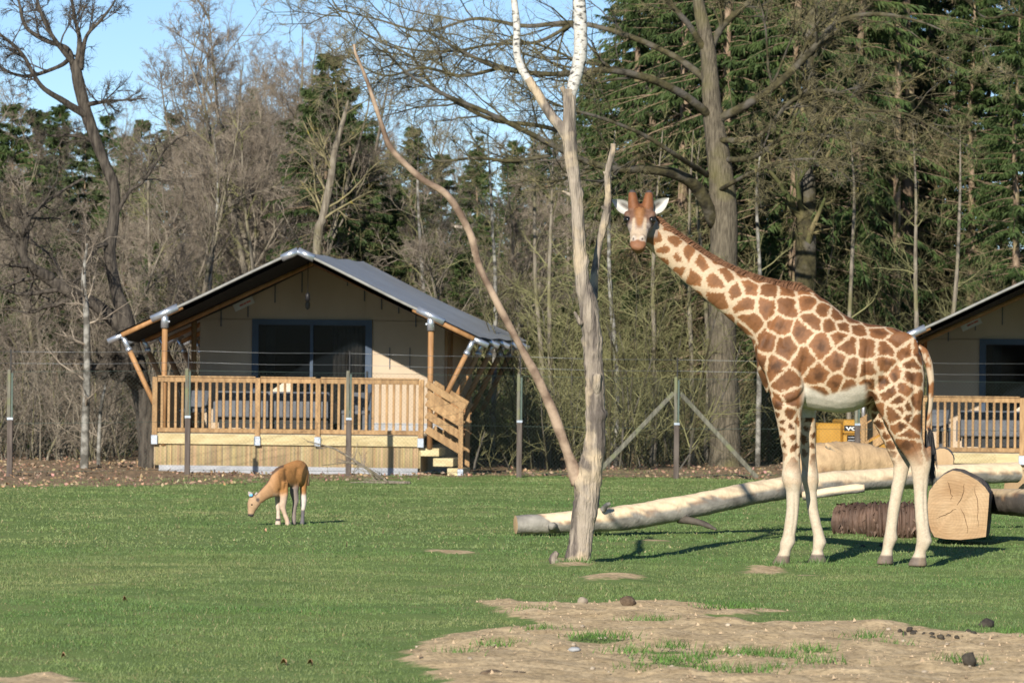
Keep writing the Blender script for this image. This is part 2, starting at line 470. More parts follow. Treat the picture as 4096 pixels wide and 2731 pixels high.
for t_ in TUFTS:
    n_ = 80; q_ = _r.normal(0, 1, (n_, 2)) * (.10, .13); x_ = t_[0] + q_[:, 0]; y_ = t_[1] + q_[:, 1]; z_ = np.full(n_, .02); h_ = _r.uniform(.03, .085, n_); a_ = _r.uniform(0, 6.3, n_)
    p_ = np.stack((x_, y_, z_), -1); s_ = np.stack((np.cos(a_), np.sin(a_), 0 * a_), -1) * .005; l_ = _r.uniform(0, 6.3, n_)
    vt.append(np.stack((p_ - s_, p_ + s_, p_ + np.stack((np.cos(l_) * h_ * .6, np.sin(l_) * h_ * .6, h_), -1)), 1).reshape(-1, 3)); ct.append(np.repeat(np.array((.12, .23, .05)) * _r.uniform(.6, 1.3, (n_, 1)), 3, 0))
for (a_, b_, n_) in (((2230, 2262), (2370, 2258), 260), ((2060, 2138), (2420, 2140), 420), ((3350, 2108), (3720, 2112), 420), ((3720, 2158), (3960, 2154), 420), ((640, 1925), (1640, 1915), 500), ((3080, 2262), (3130, 2262), 60), ((3240, 2258), (3300, 2258), 60), ((3520, 2254), (3560, 2254), 60), ((3640, 2258), (3690, 2258), 60)):
    f_ = _r.random(n_)[:, None]; p_ = on_ground(*a_) * (1 - f_) + on_ground(*b_) * f_; p_[:, 1] += _r.normal(-.05, .09, n_); p_[:, 0] += _r.normal(0, .03, n_); p_[:, 2] = ground_z(p_[:, 0], p_[:, 1])
    h_ = _r.uniform(.03, .10, n_); a2_ = _r.uniform(0, 6.3, n_); s_ = np.stack((np.cos(a2_), np.sin(a2_), 0 * a2_), -1) * .006; l_ = _r.uniform(0, 6.3, n_)
    vt.append(np.stack((p_ - s_, p_ + s_, p_ + np.stack((np.cos(l_) * h_ * .5, np.sin(l_) * h_ * .5, h_), -1)), 1).reshape(-1, 3)); ct.append(np.repeat(np.array((.13, .215, .065)) * _r.uniform(.6, 1.3, (n_, 1)), 3, 0))
va, ca = blades(450000, 28.5, 50, .010, .026, .0040, 1)
vb, cb = blades(360000, 49, 95, .010, .028, .009, 2)
V = np.concatenate([va, vb] + vt); C = np.concatenate([ca, cb] + ct)
me = mesh_np('grass', V, None, np.arange(len(V)).reshape(-1, 3), smooth=False)
set_color(me, C)
grass = link('grass', me, None, mat('grass_blade', (.1, .2, .05), attr='Col', rough=.55, nscale=.8, contrast=(.15, 0), spec=.35, transl=.3))
tag(grass, 'short green grass covering the paddock', 'grass', kind='stuff')

# fallen leaves along the fence and under the trees
def leaf_litter():
    r = np.random.default_rng(11); n = 25000
    y = r.uniform(70, 101, n); x = r.uniform(-.145, .145, n) * y
    ed = litter_edge(x)
    keep = (y > ed - .5 + r.normal(0, .5, n)) & (r.random(n) < .45 + .5 * fbm(x, y, 1.2, 3.0))
    x, y = x[keep], y[keep]; n = len(x)
    z = ground_z(x, y) + r.uniform(.005, .05, n)
    R = norm(r.normal(size=(n, 3)) * (1, 1, .5)); U = norm(np.cross(R, r.normal(size=(n, 3))))
    s = r.uniform(.02, .05, n)[:, None]
    p = np.stack((x, y, z), -1)
    V = np.stack((p - R * s, p - U * s * .55, p + R * s, p + U * s * .55), 1).reshape(-1, 3)
    c = np.array((.33, .225, .145)) * r.uniform(.4, 1.45, (n, 1)) * (1 + r.normal(0, .1, (n, 3)))
    me = mesh_np('leaf_litter', V, np.arange(len(V)).reshape(-1, 4), smooth=False)
    set_color(me, np.repeat(np.clip(c, .02, .8), 4, 0))
    o = link('leaf_litter', me, None, mat('dry_leaf', (.3, .2, .1), attr='Col', rough=.8, contrast=(.1, 0)))
    tag(o, 'dry brown fallen leaves scattered along the fence line', 'leaves', kind='stuff')
leaf_litter()
# ------------------------------------------------------------------ shape helpers
def ring(c, n1, n2, S=22, p=1.0):
    a = np.arange(S) * 2 * math.pi / S
    ca, sa = np.cos(a), np.sin(a)
    if p != 1.0:
        ca = np.sign(ca) * np.abs(ca) ** p; sa = np.sign(sa) * np.abs(sa) ** p
    return np.asarray(c) + ca[:, None] * np.asarray(n1) + sa[:, None] * np.asarray(n2)

def remeshed(mb, voxel, it=4, fac=.5):
    o = link('tmp_body', mb.mesh('tmp_body'))
    r = o.modifiers.new('r', 'REMESH'); r.mode = 'VOXEL'; r.voxel_size = voxel; r.use_smooth_shade = True
    s = o.modifiers.new('s', 'SMOOTH'); s.factor = fac; s.iterations = it
    dg = bpy.context.evaluated_depsgraph_get()
    me = bpy.data.meshes.new_from_object(o.evaluated_get(dg))
    old = o.data
    bpy.data.objects.remove(o); bpy.data.meshes.remove(old)
    me.polygons.foreach_set('use_smooth', np.ones(len(me.polygons), bool))
    return me

def co_of(me):
    v = np.empty(len(me.vertices) * 3, np.float32); me.vertices.foreach_get('co', v); return v.reshape(-1, 3).astype(float)
def no_of(me):
    v = np.empty(len(me.vertices) * 3, np.float32); me.vertices.foreach_get('normal', v); return v.reshape(-1, 3).astype(float)

def leg(mb, Y, rows, base=0.0, S=18):
    """rows: (x px, y px, half width px, half depth m, depth offset) from the top down"""
    k = FPX / Y * 2.297 / 1.0
    pts = [at2(r[0], r[1], Y) for r in rows]
    dz = base - pts[-1][2]; top = pts[0][2]
    rings = []
    for r, p in zip(rows, pts):
        f = np.clip(1 - (p[2] - base) / (top - base), 0, 1)
        c = np.array((p[0], Y + r[4], p[2] + dz * f))
        rings.append(ring(c, (r[2] / k, 0, 0), (0, r[3], 0), S))
    mb.loft(rings)

def smoothstep(a, b, x):
    t = np.clip((x - a) / (b - a), 0, 1); return t * t * (3 - 2 * t)

def spline(P, n):
    P = np.asarray(P, float); K = len(P)
    t = np.linspace(0, K - 1, n); i = np.clip(t.astype(int), 0, K - 2); f = (t - i)[:, None]
    Q = np.concatenate((2 * P[:1] - P[1:2], P, 2 * P[-1:] - P[-2:-1]))
    a, b, c, d = Q[i], Q[i + 1], Q[i + 2], Q[i + 3]
    return .5 * ((2 * b) + (c - a) * f + (2 * a - 5 * b + 4 * c - d) * f ** 2 + (3 * b - a - 3 * c + d) * f ** 3)

def woody(P, R, S=14, n=40, rough=.06, seed=0, cap=True, knots=()):
    """a tapering uneven limb; returns MB"""
    Q = spline(np.column_stack((P, R)), n)
    mb = MB(); mb.tube(Q[:, :3], np.maximum(Q[:, 3], .001), S, cap)
    V = mb.v[0]; K = n
    ring_i = np.repeat(np.arange(K), S); s_i = np.tile(np.arange(S), K)
    c = Q[ring_i, :3]; off = V[:K * S] - c
    w = 1 + rough * fbm(s_i * 2 * math.pi / S * 1.0, ring_i * .35, 1.0, seed) + rough * .7 * fbm(np.cos(s_i * 2 * math.pi / S) * 3, ring_i * .9, 1.0, seed + 2)
    for (kt, ks, kr) in knots:
        g = np.exp(-((ring_i / K - kt) * n / 1.2) ** 2 - ((np.cos(s_i * 2 * math.pi / S - ks) - 1) * 3) ** 2); w = w + kr * g
    mb.v[0] = np.concatenate((c + off * w[:, None], V[K * S:]))
    return mb

# ------------------------------------------------------------------ safari tents on decks
def bx(name, lo, hi, m, parent, M=None, bev=0.0):
    b = MB(); b.box(lo, hi, M); me = b.mesh(name, False)
    if bev:
        t = bmesh.new(); t.from_mesh(me); bmesh.ops.bevel(t, geom=list(t.edges), offset=bev, segments=1, affect='EDGES'); t.to_mesh(me); t.free()
    return link(name, me, parent, MATS[m] if isinstance(m, str) else m)

def pole(name, a, b, r, m, parent, S=12):
    t = MB(); a, b = np.array(a, float), np.array(b, float)
    t.tube([a, a * .5 + b * .5, b], r, S); return t.build(name, MATS[m], parent)

def beam(name, a, b, w, h, m, parent):
    """a board from a to b, w thick in y, h tall across its length (in the x-z plane or along y)"""
    a, b = np.array(a, float), np.array(b, float); d = b - a; L = np.linalg.norm(d); d /= L
    side = np.array((0, 1.0, 0)) if abs(d[1]) < .7 else np.array((1.0, 0, 0))
    up = norm(np.cross(d, side)); up = up if up[2] > 0 else -up; side = np.cross(up, d)
    M = np.eye(4); M[:3, 0] = d; M[:3, 1] = side; M[:3, 2] = up; M[:3, 3] = a
    return bx(name, (0, -w / 2, -h / 2), (L, w / 2, h / 2), m, parent, M, bev=min(w, h) * .12)

def safari_tent(X, Y, Z, yaw, sx, words):
    """sx = +1: steps at the right of the deck, -1: at the left"""
    root = empty('safari_tent', (X, Y, Z), -math.radians(yaw)); tag(root, words, 'tent lodge')
    r = np.random.default_rng(int(abs(X) * 10))
    D, ZD = 3.4, .74                                   # porch depth, deck level
    xl, xr = -2.74, 2.42
    px, RZ, EZ, EX, LEN = 2.54, 4.2, 2.56, 3.46, 9.6
    RY0 = -.05
    slope = (RZ - EZ) / EX
    # deck
    bx('plinth', (xl + .12, .012, -.25), (xr - .1, 9, .13), 'plinth', root)
    n = 215; t = MB()
    for i, x in enumerate(np.linspace(xl + .03, xr - .06, n)):
        q = r.uniform(0, .006)
        t.add([(x - .012, .03 - q, .13), (x, .014 - q, .13), (x + .012, .03 - q, .13), (x - .012, .03 - q, .54), (x, .018 - q, .545), (x + .012, .03 - q, .54)], [(0, 1, 4, 3), (1, 2, 5, 4)])
    for xx in (xl + .03, xr - .06):
        for y in np.linspace(.05, 6, 200): t.add([(xx, y - .008, .06), (xx + (.01 if xx > 0 else -.01), y, .06), (xx, y + .008, .06), (xx, y - .008, .54), (xx + (.01 if xx > 0 else -.01), y, .54), (xx, y + .008, .54)], [(0, 1, 4, 3), (1, 2, 5, 4)])
    rm = t.mesh('reed_screen', False); nr = len(rm.vertices) // 6; cb = np.clip(r.normal(1.0, .13, nr), .6, 1.3)
    set_color(rm, np.repeat(np.array((.43, .335, .195))[None] * cb[:, None] * (1 + r.normal(0, .04, (nr, 3))), 6, 0)); tag(link('reed_screen', rm, root, MATS['reed']), kind='stuff')
    bx('skirt_backing', (xl + .035, .032, .131), (xr - .065, 8.9, .54), 'deck_board', root)
    # ribbed fascia board
    t = MB(); prof = []
    for i in range(9):
        z = .535 + i * .0217; prof += [(0.0, z), (-.010, z + .004), (-.010, z + .016), (0.0, z + .0205)]
    V = np.array([(x, y - .028, z) for x in (xl, xr) for y, z in prof]); m = len(prof)
    t.add(V, [(i, m + i, m + i + 1, i + 1) for i in range(m - 1)]); t.build('fascia', MATS['pale_timber'], root, smooth=False)
    bx('fascia_core', (xl, -.027, .537), (xr, .05, .73), 'pale_timber', root)
    for i in range(24):
        y = .0 + i * .145
        bx('deck_plank', (xl - .02, y - .03, ZD - .025), (xr + .02, y + .108, ZD + r.uniform(-.001, .001)), 'deck_board', root)
    # railing
    PO = [xl + .04, -.73 if sx > 0 else .73, .42 * sx if sx > 0 else -.42, xr - .04]
    PO = sorted(PO)
    for x in PO:
        o = bx('railing_post', (x - .048, -.075, .62), (x + .048, .02, 1.80), 'timber', root, bev=.006)
        bx('post_bracket', (x - .062, -.09, .52), (x + .062, -.02, .70), 'galvanised', o, bev=.008)
    bal = MB(); bal.box((-.0225, -.018, .84), (.0225, .018, 1.71)); balm = bal.mesh('baluster', False); balm.materials.append(MATS['timber'])
    for a, b in zip(PO[:-1], PO[1:]):
        bx('top_rail', (a + .05, -.045, 1.705), (b - .05, .005, 1.80), 'timber', root, bev=.006)
        bx('handrail_cap', (a + .051, -.07, 1.802), (b - .051, .03, 1.825), 'timber', root)
        bx('bottom_rail', (a + .05, -.045, .755), (b - .05, .005, .838), 'timber', root, bev=.006)
        k = max(2, round((b - a) / .131))
        for i in range(1, k):
            link('baluster', balm, root, loc=(a + (b - a) * i / k, -.02 + r.uniform(-.003, .003), 0))
    sl = xl if sx > 0 else xr
    ss = sl + (.05 if sx > 0 else -.05)
    bx('top_rail', (ss - .025, .03, 1.705), (ss + .025, D, 1.80), 'timber', root); bx('bottom_rail', (ss - .025, .03, .755), (ss + .025, D, .838), 'timber', root)
    for i in range(25): link('baluster', balm, root, loc=(ss, .13 + i * .131, 0))
    # steps
    e = xr if sx > 0 else xl
    def X_(d): return e + sx * d
    for k_, (d0, d1, z0, z1) in enumerate(((-.06, .30, .36, .51), (.19, .57, .17, .325), (.46, .78, -.1, .14))):
        bx('step', (min(X_(d0), X_(d1)), .03, z0), (max(X_(d0), X_(d1)), 1.12, z1), 'pale_timber', root, bev=.008)
    for yb in (-.03, 1.16):
        for nm, dz, h, d1 in (('handrail', -.07, .13, .80), ('rail_board', -.26, .145, .76), ('rail_board', -.42, .14, .76), ('rail_board', -.65, .145, .76), ('stringer', -.93, .145, .76)):
            beam(nm, (X_(.06), yb - (.03 if nm == 'handrail' else 0), 1.80 + dz), (X_(d1), yb - (.03 if nm == 'handrail' else 0), 1.80 + dz - (d1 - .06) * .60), .035 if nm != 'handrail' else .06, h, 'timber' if nm != 'rail_board' or yb < 0 else 'timber_brown', root)
        o = bx('step_post', (X_(.72) - .045, yb - .055 - .0, .12), (X_(.72) + .045, yb - .02 + .0, 1.33), 'timber', root, bev=.006)
        bx('post_bracket', (X_(.72) - .055, yb - .07, -.06), (X_(.72) + .055, yb - .0, .13), 'galvanised', o, bev=.006)
    # roof frame
    tz = RZ - px * slope - .03
    for s in (-1, 1):
        for yk in (.04, D):
            o = pole('roof_pole', (s * px, yk, .5), (s * px, yk, tz + .04), .055, 'pole', root)
            if yk < 1:
                t = MB(); t.tube([(s * px, yk - .02, tz - .24), (s * px, yk - .02, tz + .05)], .076, 14); t.build('tee_socket', MATS['galvanised'], o)
                d = norm(np.array((s, 0, -slope))); c = np.array((s * px, yk - .06, tz + .04))
                t = MB(); t.tube([c - d * .28, c + d * .28], .07, 14); t.build('tee_socket', MATS['galvanised'], o)
                t = MB(); t.tube([(s * px - s * .065, yk - .03, tz - .12), (s * px - s * .10, yk - .05, tz - .12)], .022, 8); t.build('clamp_bolt', MATS['galvanised'], o)
        pole('rafter', (s * (px - .34), .0, RZ - .03 - (px - .34) * slope), (s * (EX - .1), .0, EZ + .02), .05, 'pole', root)
        d = norm(np.array((s, 0, -slope))); c = np.array((0, -.03, RZ + .01))
        t = MB(); t.tube([c, c + d * .34], .072, 14); t.build('ridge_socket', MATS['galvanised'], root)
        # eave brackets and struts along the side
        for k_, yk in enumerate((.04, 2.1, 4.2, 6.3, 8.4)):
            p = np.array((s * (EX - .12), yk, EZ + .03))
            t = MB(); t.tube([p - d * .10, p + d * .32], .058, 12); o = t.build('eave_bracket', MATS['galvanised'], root)
            foot = np.array((s * (px + .12), yk, 1.15))
            q = p + d * .02
            v = norm(foot - q)
            t = MB(); t.tube([q - v * .02, q + v * .34], .052, 12); t.build('strut_socket', MATS['galvanised'], o)
            t = MB(); t.tube([q + v * .27, q + v * .33], .064, 12); t.build('strut_collar', MATS['galvanised'], o)
            pole('strut', q + v * .2, foot, .05, 'pole', root)
            if k_: pole('rafter', (0, yk, RZ - .17), (s * (EX - .1), yk, EZ - .10), .045, 'pole', root)
    # roof canvas: two skins with a slight sag, edge tube in front
    for s in (-1, 1):
        nx, ny = 13, 20; rows = []
        for j in range(ny):
            y = RY0 + (LEN - RY0) * j / (ny - 1)
            for i in range(nx):
                f = i / (nx - 1); x = s * (EX + .02) * f
                sag = -.035 * math.sin(math.pi * min(1, f * 1.36)) * (.4 + .6 * abs(math.sin(math.pi * (y - .04) / 2.1))) - .04 * math.sin(math.pi * j / (ny - 1)) * (1 - f)
                rows.append((x, y, RZ + .045 - f * (RZ - EZ) + sag + .012 * math.sin(7 * f + y * 2)))
        rows = np.array(rows); V = np.concatenate((rows, rows - (0, 0, .018))); q = []; K = nx * ny
        for j in range(ny - 1):
            for i in range(nx - 1):
                a = j * nx + i; q += [(a, a + 1, a + nx + 1, a + nx), (K + a, K + a + nx, K + a + nx + 1, K + a + 1)]
        t = MB(); t.add(V, q); o = t.build('roof_canvas', MATS['canvas_roof'], root)
        ed = rows[:nx][:10] - (0, .012, .03)
        t = MB(); t.tube(ed, .028, 8); t.build('roof_edge', MATS['roof_trim'], o)
        shade_pts = rows.reshape(ny, nx, 3)[:8] * (.985, 1, 1) - (0, -.03, .13); LV = shade_pts.reshape(-1, 3)
        t = MB(); t.add(LV, [(j * nx + i, j * nx + i + 1, (j + 1) * nx + i + 1, (j + 1) * nx + i) for j in range(7) for i in range(nx - 1)]); t.build('roof_shade_sheet', MATS['shade_black'], root)  # added dark sheet, puts the shade below the canvas into colour
    # canvas body
    W = 2.42; zt = RZ - W * slope - .12
    def poly(name, pts, m, parent=root, th=.012, ax=1):
        P = np.array(pts, float); n_ = len(P); off = np.zeros(3); off[ax] = th
        b = MB(); me = bpy.data.meshes.new(name); V = np.concatenate((P, P + off)).tolist()
        F = [list(range(n_)), list(range(2 * n_ - 1, n_ - 1, -1))] + [[i, i + n_, (i + 1) % n_ + n_, (i + 1) % n_] for i in range(n_)]
        me.from_pydata(V, [], F); me.update(); return link(name, me, parent, MATS[m])
    dl, dr, dz = -1.38, 1.0, 2.95
    poly('tent_wall', [(-W, D, ZD), (dl, D, ZD), (dl, D, dz), (-W, D, dz)], 'canvas_beige')
    poly('tent_wall', [(dr, D, ZD), (W, D, ZD), (W, D, dz), (dr, D, dz)], 'canvas_beige')
    poly('gable_wall', [(-W, D - .002, dz + .002), (W, D - .002, dz + .002), (W, D - .002, zt), (0, D - .002, RZ - .12), (-W, D - .002, zt)], 'canvas_beige')
    for s in (-1, 1):
        poly('side_wall', [(s * W, D + .014, ZD), (s * W, 8.6, ZD), (s * W, 8.6, zt), (s * W, D + .014, zt)], 'canvas_beige', ax=0)
    poly('rear_wall', [(-W, 8.62, ZD), (W, 8.62, ZD), (W, 8.62, zt), (0, 8.62, RZ - .12), (-W, 8.62, zt)], 'canvas_beige')
    bx('tent_floor', (-W, D + .02, ZD - .01), (W, 8.6, ZD + .01), 'deck_board', root)
    bx('skirting_strip', (dr + .06, D - .02, ZD + .05), (W, D - .003, ZD + .2), 'plinth', root)
    # seams on the gable
    for xk in (-1.7, -.85, .85, 1.7):
        bx('canvas_seam', (xk - .012, D - .012, dz + .02), (xk + .012, D - .004, RZ - abs(xk) * slope - .16), 'canvas_beige', root)
    # sliding door
    dw = empty('sliding_door', (0, 0, 0), 0, root)
    for nm, lo, hi in (('door_jamb', (dl, D - .05, ZD), (dl + .13, D + .03, dz)), ('door_jamb', (dr - .13, D - .05, ZD), (dr, D + .03, dz)), ('door_head', (dl + .131, D - .05, dz - .11), (dr - .131, D + .03, dz)), ('door_sill', (dl + .131, D - .05, ZD), (dr - .131, D + .03, ZD + .06)),
                       ('mullion', (-.225, D - .045, ZD + .061), (-.165, D + .02, dz - .111))):
        bx(nm, lo, hi, 'door_frame', dw)
    for a, b in ((dl + .132, -.226), (-.164, dr - .132)):
        bx('pane', (a, D - .012, ZD + .062), (b, D - .006, dz - .112), 'glass', dw)
    bx('door_handle', (dr - .105, D - .09, 1.72), (dr - .075, D - .052, 1.95), 'black_plastic', dw)
    for a, b in ((dl + .25, -.95), (.2, .80)):
        t = MB(); xs_ = np.linspace(a, b, 40); V = [(x, D + .16 + .035 * math.sin(i * 1.15), z) for z in (ZD + .05, dz - .15) for i, x in enumerate(xs_)]
        t.add(V, [(i, i + 1, 40 + i + 1, 40 + i) for i in range(39)]); t.build('curtain', MATS['curtain'], dw)
    # straps, lamp, tag
    for xk in list(np.linspace(-2.0, -.4, 4)) + list(np.linspace(.5, 2.2, 6)):
        z = RZ - abs(xk) * slope - .13
        bx('tie_strap', (xk - .012, D - .035, z - r.uniform(.2, .42)), (xk + .012, D - .028, z), 'furniture_grey', root)
    for xk in (1.35, 1.75): bx('tie_strap', (xk - .008, D - .03, 2.0), (xk + .008, D - .025, 2.42), 'furniture_grey', root)
    o = pole('lamp_cord', (.05, 1.0, RZ - .12), (.05, 1.0, RZ - .78), .008, 'black_plastic', root, 6)
    t = MB(); t.tube([(.05, 1, RZ - .76), (.05, 1, RZ - .80), (.05, 1, RZ - .92)], [.02, .045, .05], 12); t.build('lamp_socket', MATS['black_plastic'], o)
    t = MB(); t.tube([(.05, 1, RZ - .92), (.05, 1, RZ - .98), (.05, 1, RZ - 1.05), (.05, 1, RZ - 1.09)], [.03, .05, .045, .01], 12); t.build('lamp_bulb', MATS['glass'], o)
    # maker's tag hanging on the gable
    c = Vector((-1.55, D - .06, RZ - 1.55 * slope - .22)); M = Matrix.Translation(c) @ Matrix.Rotation(-math.atan(slope) * 1.0, 4, 'Y')
    o = bx('hanging_tag', (-.21, 0, -.075), (.21, .006, .075), 'sign_white', root, np.array(M))
    for a, b in ((-.09, -.01), (.0, .05), (.06, .15)):
        bx('tag_print', (a, -.004, -.02), (b, -.0005, .012), 'sign_red', o, np.array(M))
    return root

def porch_things(X, Y, Z, yaw, where):
    Mt = Matrix.Translation((X, Y, Z)) @ Matrix.Rotation(-math.radians(yaw), 4, 'Z')
    def put(name, label, cat, lx, ly, rz=0, lz=.742):
        p = Mt @ Vector((lx, ly, lz)); o = empty(name, p, -math.radians(yaw) + rz); tag(o, label, cat); return o
    s = put('garden_sofa', 'long grey sofa backing on the railing, porch of ' + where, 'sofa', -.55, .80)
    bx('backrest', (-1.08, -.10, .30), (1.08, .03, .80), 'furniture_grey', s, bev=.02)
    bx('seat', (-1.06, .031, .26), (1.06, .62, .42), 'furniture_grey', s, bev=.02)
    bx('base_panel', (-1.05, -.06, .10), (1.05, .60, .258), 'black_plastic', s)
    for a in (-1.16, 1.082): bx('arm_rest', (a, -.08, .2), (a + .075, .62, .60), 'furniture_grey', s, bev=.012)
    for a in (-1.0, 1.0):
        for b in (-.02, .55): bx('leg', (a - .03, b - .03, 0), (a + .03, b + .03, .099), 'furniture_grey', s)
    s = put('garden_table', 'long grey garden table behind the sofa on the porch of ' + where, 'table', -.55, 2.1)
    bx('table_top', (-.85, -.42, .70), (.85, .42, .755), 'furniture_grey', s, bev=.01)
    bx('table_apron', (-.8, -.38, .58), (.8, .38, .699), 'furniture_grey', s)
    for a in (-.74, .74):
        for b in (-.34, .34): bx('leg', (a - .035, b - .035, 0), (a + .035, b + .035, .579), 'furniture_grey', s)
    for nm, lx, rz in (('left end', -2.12, .5), ('right end', .98, -1.6)):
        s = put('garden_chair', 'grey tub chair beyond the sofa %s, porch of %s' % (nm, where.replace('behind the ', 'by the ')), 'chair', lx, 1.1, rz)
        bx('seat', (-.25, -.25, .38), (.25, .25, .46), 'furniture_grey', s, bev=.015)
        t = MB(); V = []
        for z, f in ((.46, .86), (.80, 1.12)):
            for i in range(13):
                a = math.pi * (i / 12); V.append((.29 * f * math.cos(a), .28 * f * math.sin(a), z))
        V = np.array(V); V2 = np.concatenate((V, V * (.9, .9, 1)))
        t.add(V2, [(i, i + 1, 13 + i + 1, 13 + i) for i in range(12)] + [(26 + i, 39 + i, 39 + i + 1, 26 + i + 1) for i in range(12)] + [(13 + i, 13 + i + 1, 39 + i + 1, 39 + i) for i in range(12)])
        t.build('backrest', MATS['furniture_grey'], s)
        for a in (-.2, .2):
            for b in (-.2, .2): bx('leg', (a - .025, b - .025, 0), (a + .025, b + .025, .379), 'furniture_grey', s)
    p = put('folded_cushion', 'cream cushion lying on the sofa back on the porch of ' + where, 'cushion', -.42, .77, 0, .742 + .80)
    t = MB(); t.loft([ring((0, y, 0), (.17, 0, 0), (0, 0, .001), 4) if False else np.array([(-.2, y, .0), (.2, y, .0), (.2, y, .2), (.12, y, .21)]) for y in (-.05, .05)]); t.build('cushion_cover', MATS['cream_cloth'], p, smooth=False)

HA = (float(at2(679, 1093, 87.0)[0]), 87.0, 0.0, 5.5)
HB = (10.2, 88.0, -.22, 8.0)
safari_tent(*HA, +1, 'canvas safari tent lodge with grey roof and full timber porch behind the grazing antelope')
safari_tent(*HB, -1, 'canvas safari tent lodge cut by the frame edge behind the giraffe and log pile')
porch_things(*HA, 'the tent behind the antelope')
porch_things(*HB, 'the tent behind the giraffe')

# ------------------------------------------------------------------ fence
def fence():
    root = empty('wire_fence', (0, 84, 0)); tag(root, 'chain link paddock fence on weathered wooden posts in front of the tents and wood', 'fence')
    def fy(x): return 82.6 + (x + 9) * .30
    px_ = [-345, 22, 430, 800, 1192, 1553, 1968, 2385, 2760]
    P = []
    for p in px_:
        Y = 84.5
        for _ in range(5):
            x = at2(p, 1090, Y)[0]; Y = fy(x)
        P.append((x, Y, float(ground_z(x, Y))))
    r = np.random.default_rng(2)
    def w(name, lo, hi, m, par=root, M=None, bev=0):
        return bx(name, np.array(lo) - (0, 84, 0), np.array(hi) - (0, 84, 0), m, par, None, bev)
    for i, (x, y, z) in enumerate(P):
        o = w('fence_post', (x - .05, y - .05, z - .2), (x + .05, y + .05, z + 1.02), 'fence_wood_dark', bev=.01)
        w('post_cap', (x - .052, y - .052, z + 1.02), (x + .052, y + .052, z + 1.06), 'galvanised', o)
        w('post_extension', (x - .055, y - .035, z + .98), (x + .005, y + .035, z + 1.92), 'fence_wood', o, bev=.008)
        w('steel_channel', (x + .012, y - .02, z + .9), (x + .045, y + .02, z + 1.86), 'mesh_wire', o)
        w('wire_arm', (x - .01, y - .012, z + 1.86), (x + .012, y + .012, z + 2.28), 'black_plastic', o)
    for (x0, y0, z0), (x1, y1, z1) in zip(P[:-1], P[1:]):
        # straining wires
        for h in (2.03, 2.24):
            t = MB(); t.tube([(x0, y0 - 84, z0 + h), ((x0 + x1) / 2, (y0 + y1) / 2 - 84, (z0 + z1) / 2 + h - .02), (x1, y1 - 84, z1 + h)], .0035, 4); t.build('wire', MATS['wire'], root)
        for h in (.08, .95, 1.88):
            t = MB(); t.tube([(x0, y0 - 84, z0 + h), (x1, y1 - 84, z1 + h)], .003, 4); t.build('wire', MATS['mesh_wire'], root)
        L = math.hypot(x1 - x0, y1 - y0); H = 1.8; s = .075; segs = []
        for k in np.arange(-H, L, s):
            a, b = max(0, k), min(L, k + H)
            if b > a: segs.append((a, a - k, b, b - k)); segs.append((a, H - (a - k), b, H - (b - k)))
        S = np.array(segs); A = np.array((x0, y0 - 84, z0 + .08)); d = np.array((x1 - x0, y1 - y0, z1 - z0)) / L
        p = A + d * S[:, 0:1] + np.array((0, 0, 1.0)) * S[:, 1:2]; q = A + d * S[:, 2:3] + np.array((0, 0, 1.0)) * S[:, 3:4]
        t = MB(); t.tubes(np.stack((p, q), 1), np.full((len(p), 2), .0011), 3); tag(t.build('chain_link_mesh', MATS['mesh_wire'], root), kind='stuff')
    i = 5
    x, y, z = P[i]
    for sg, ex in ((-1, at2(1385, 1045, y)), (1, at2(1742, 1098, y))):
        a = np.array((x + sg * .06, y - 84 + .08, z + 1.62)); b = np.array((x + sg * 1.55, y - 84 + .15 + sg * .3, .02))
        beam('brace', a, b, .07, .085, 'fence_wood', root)
fence()

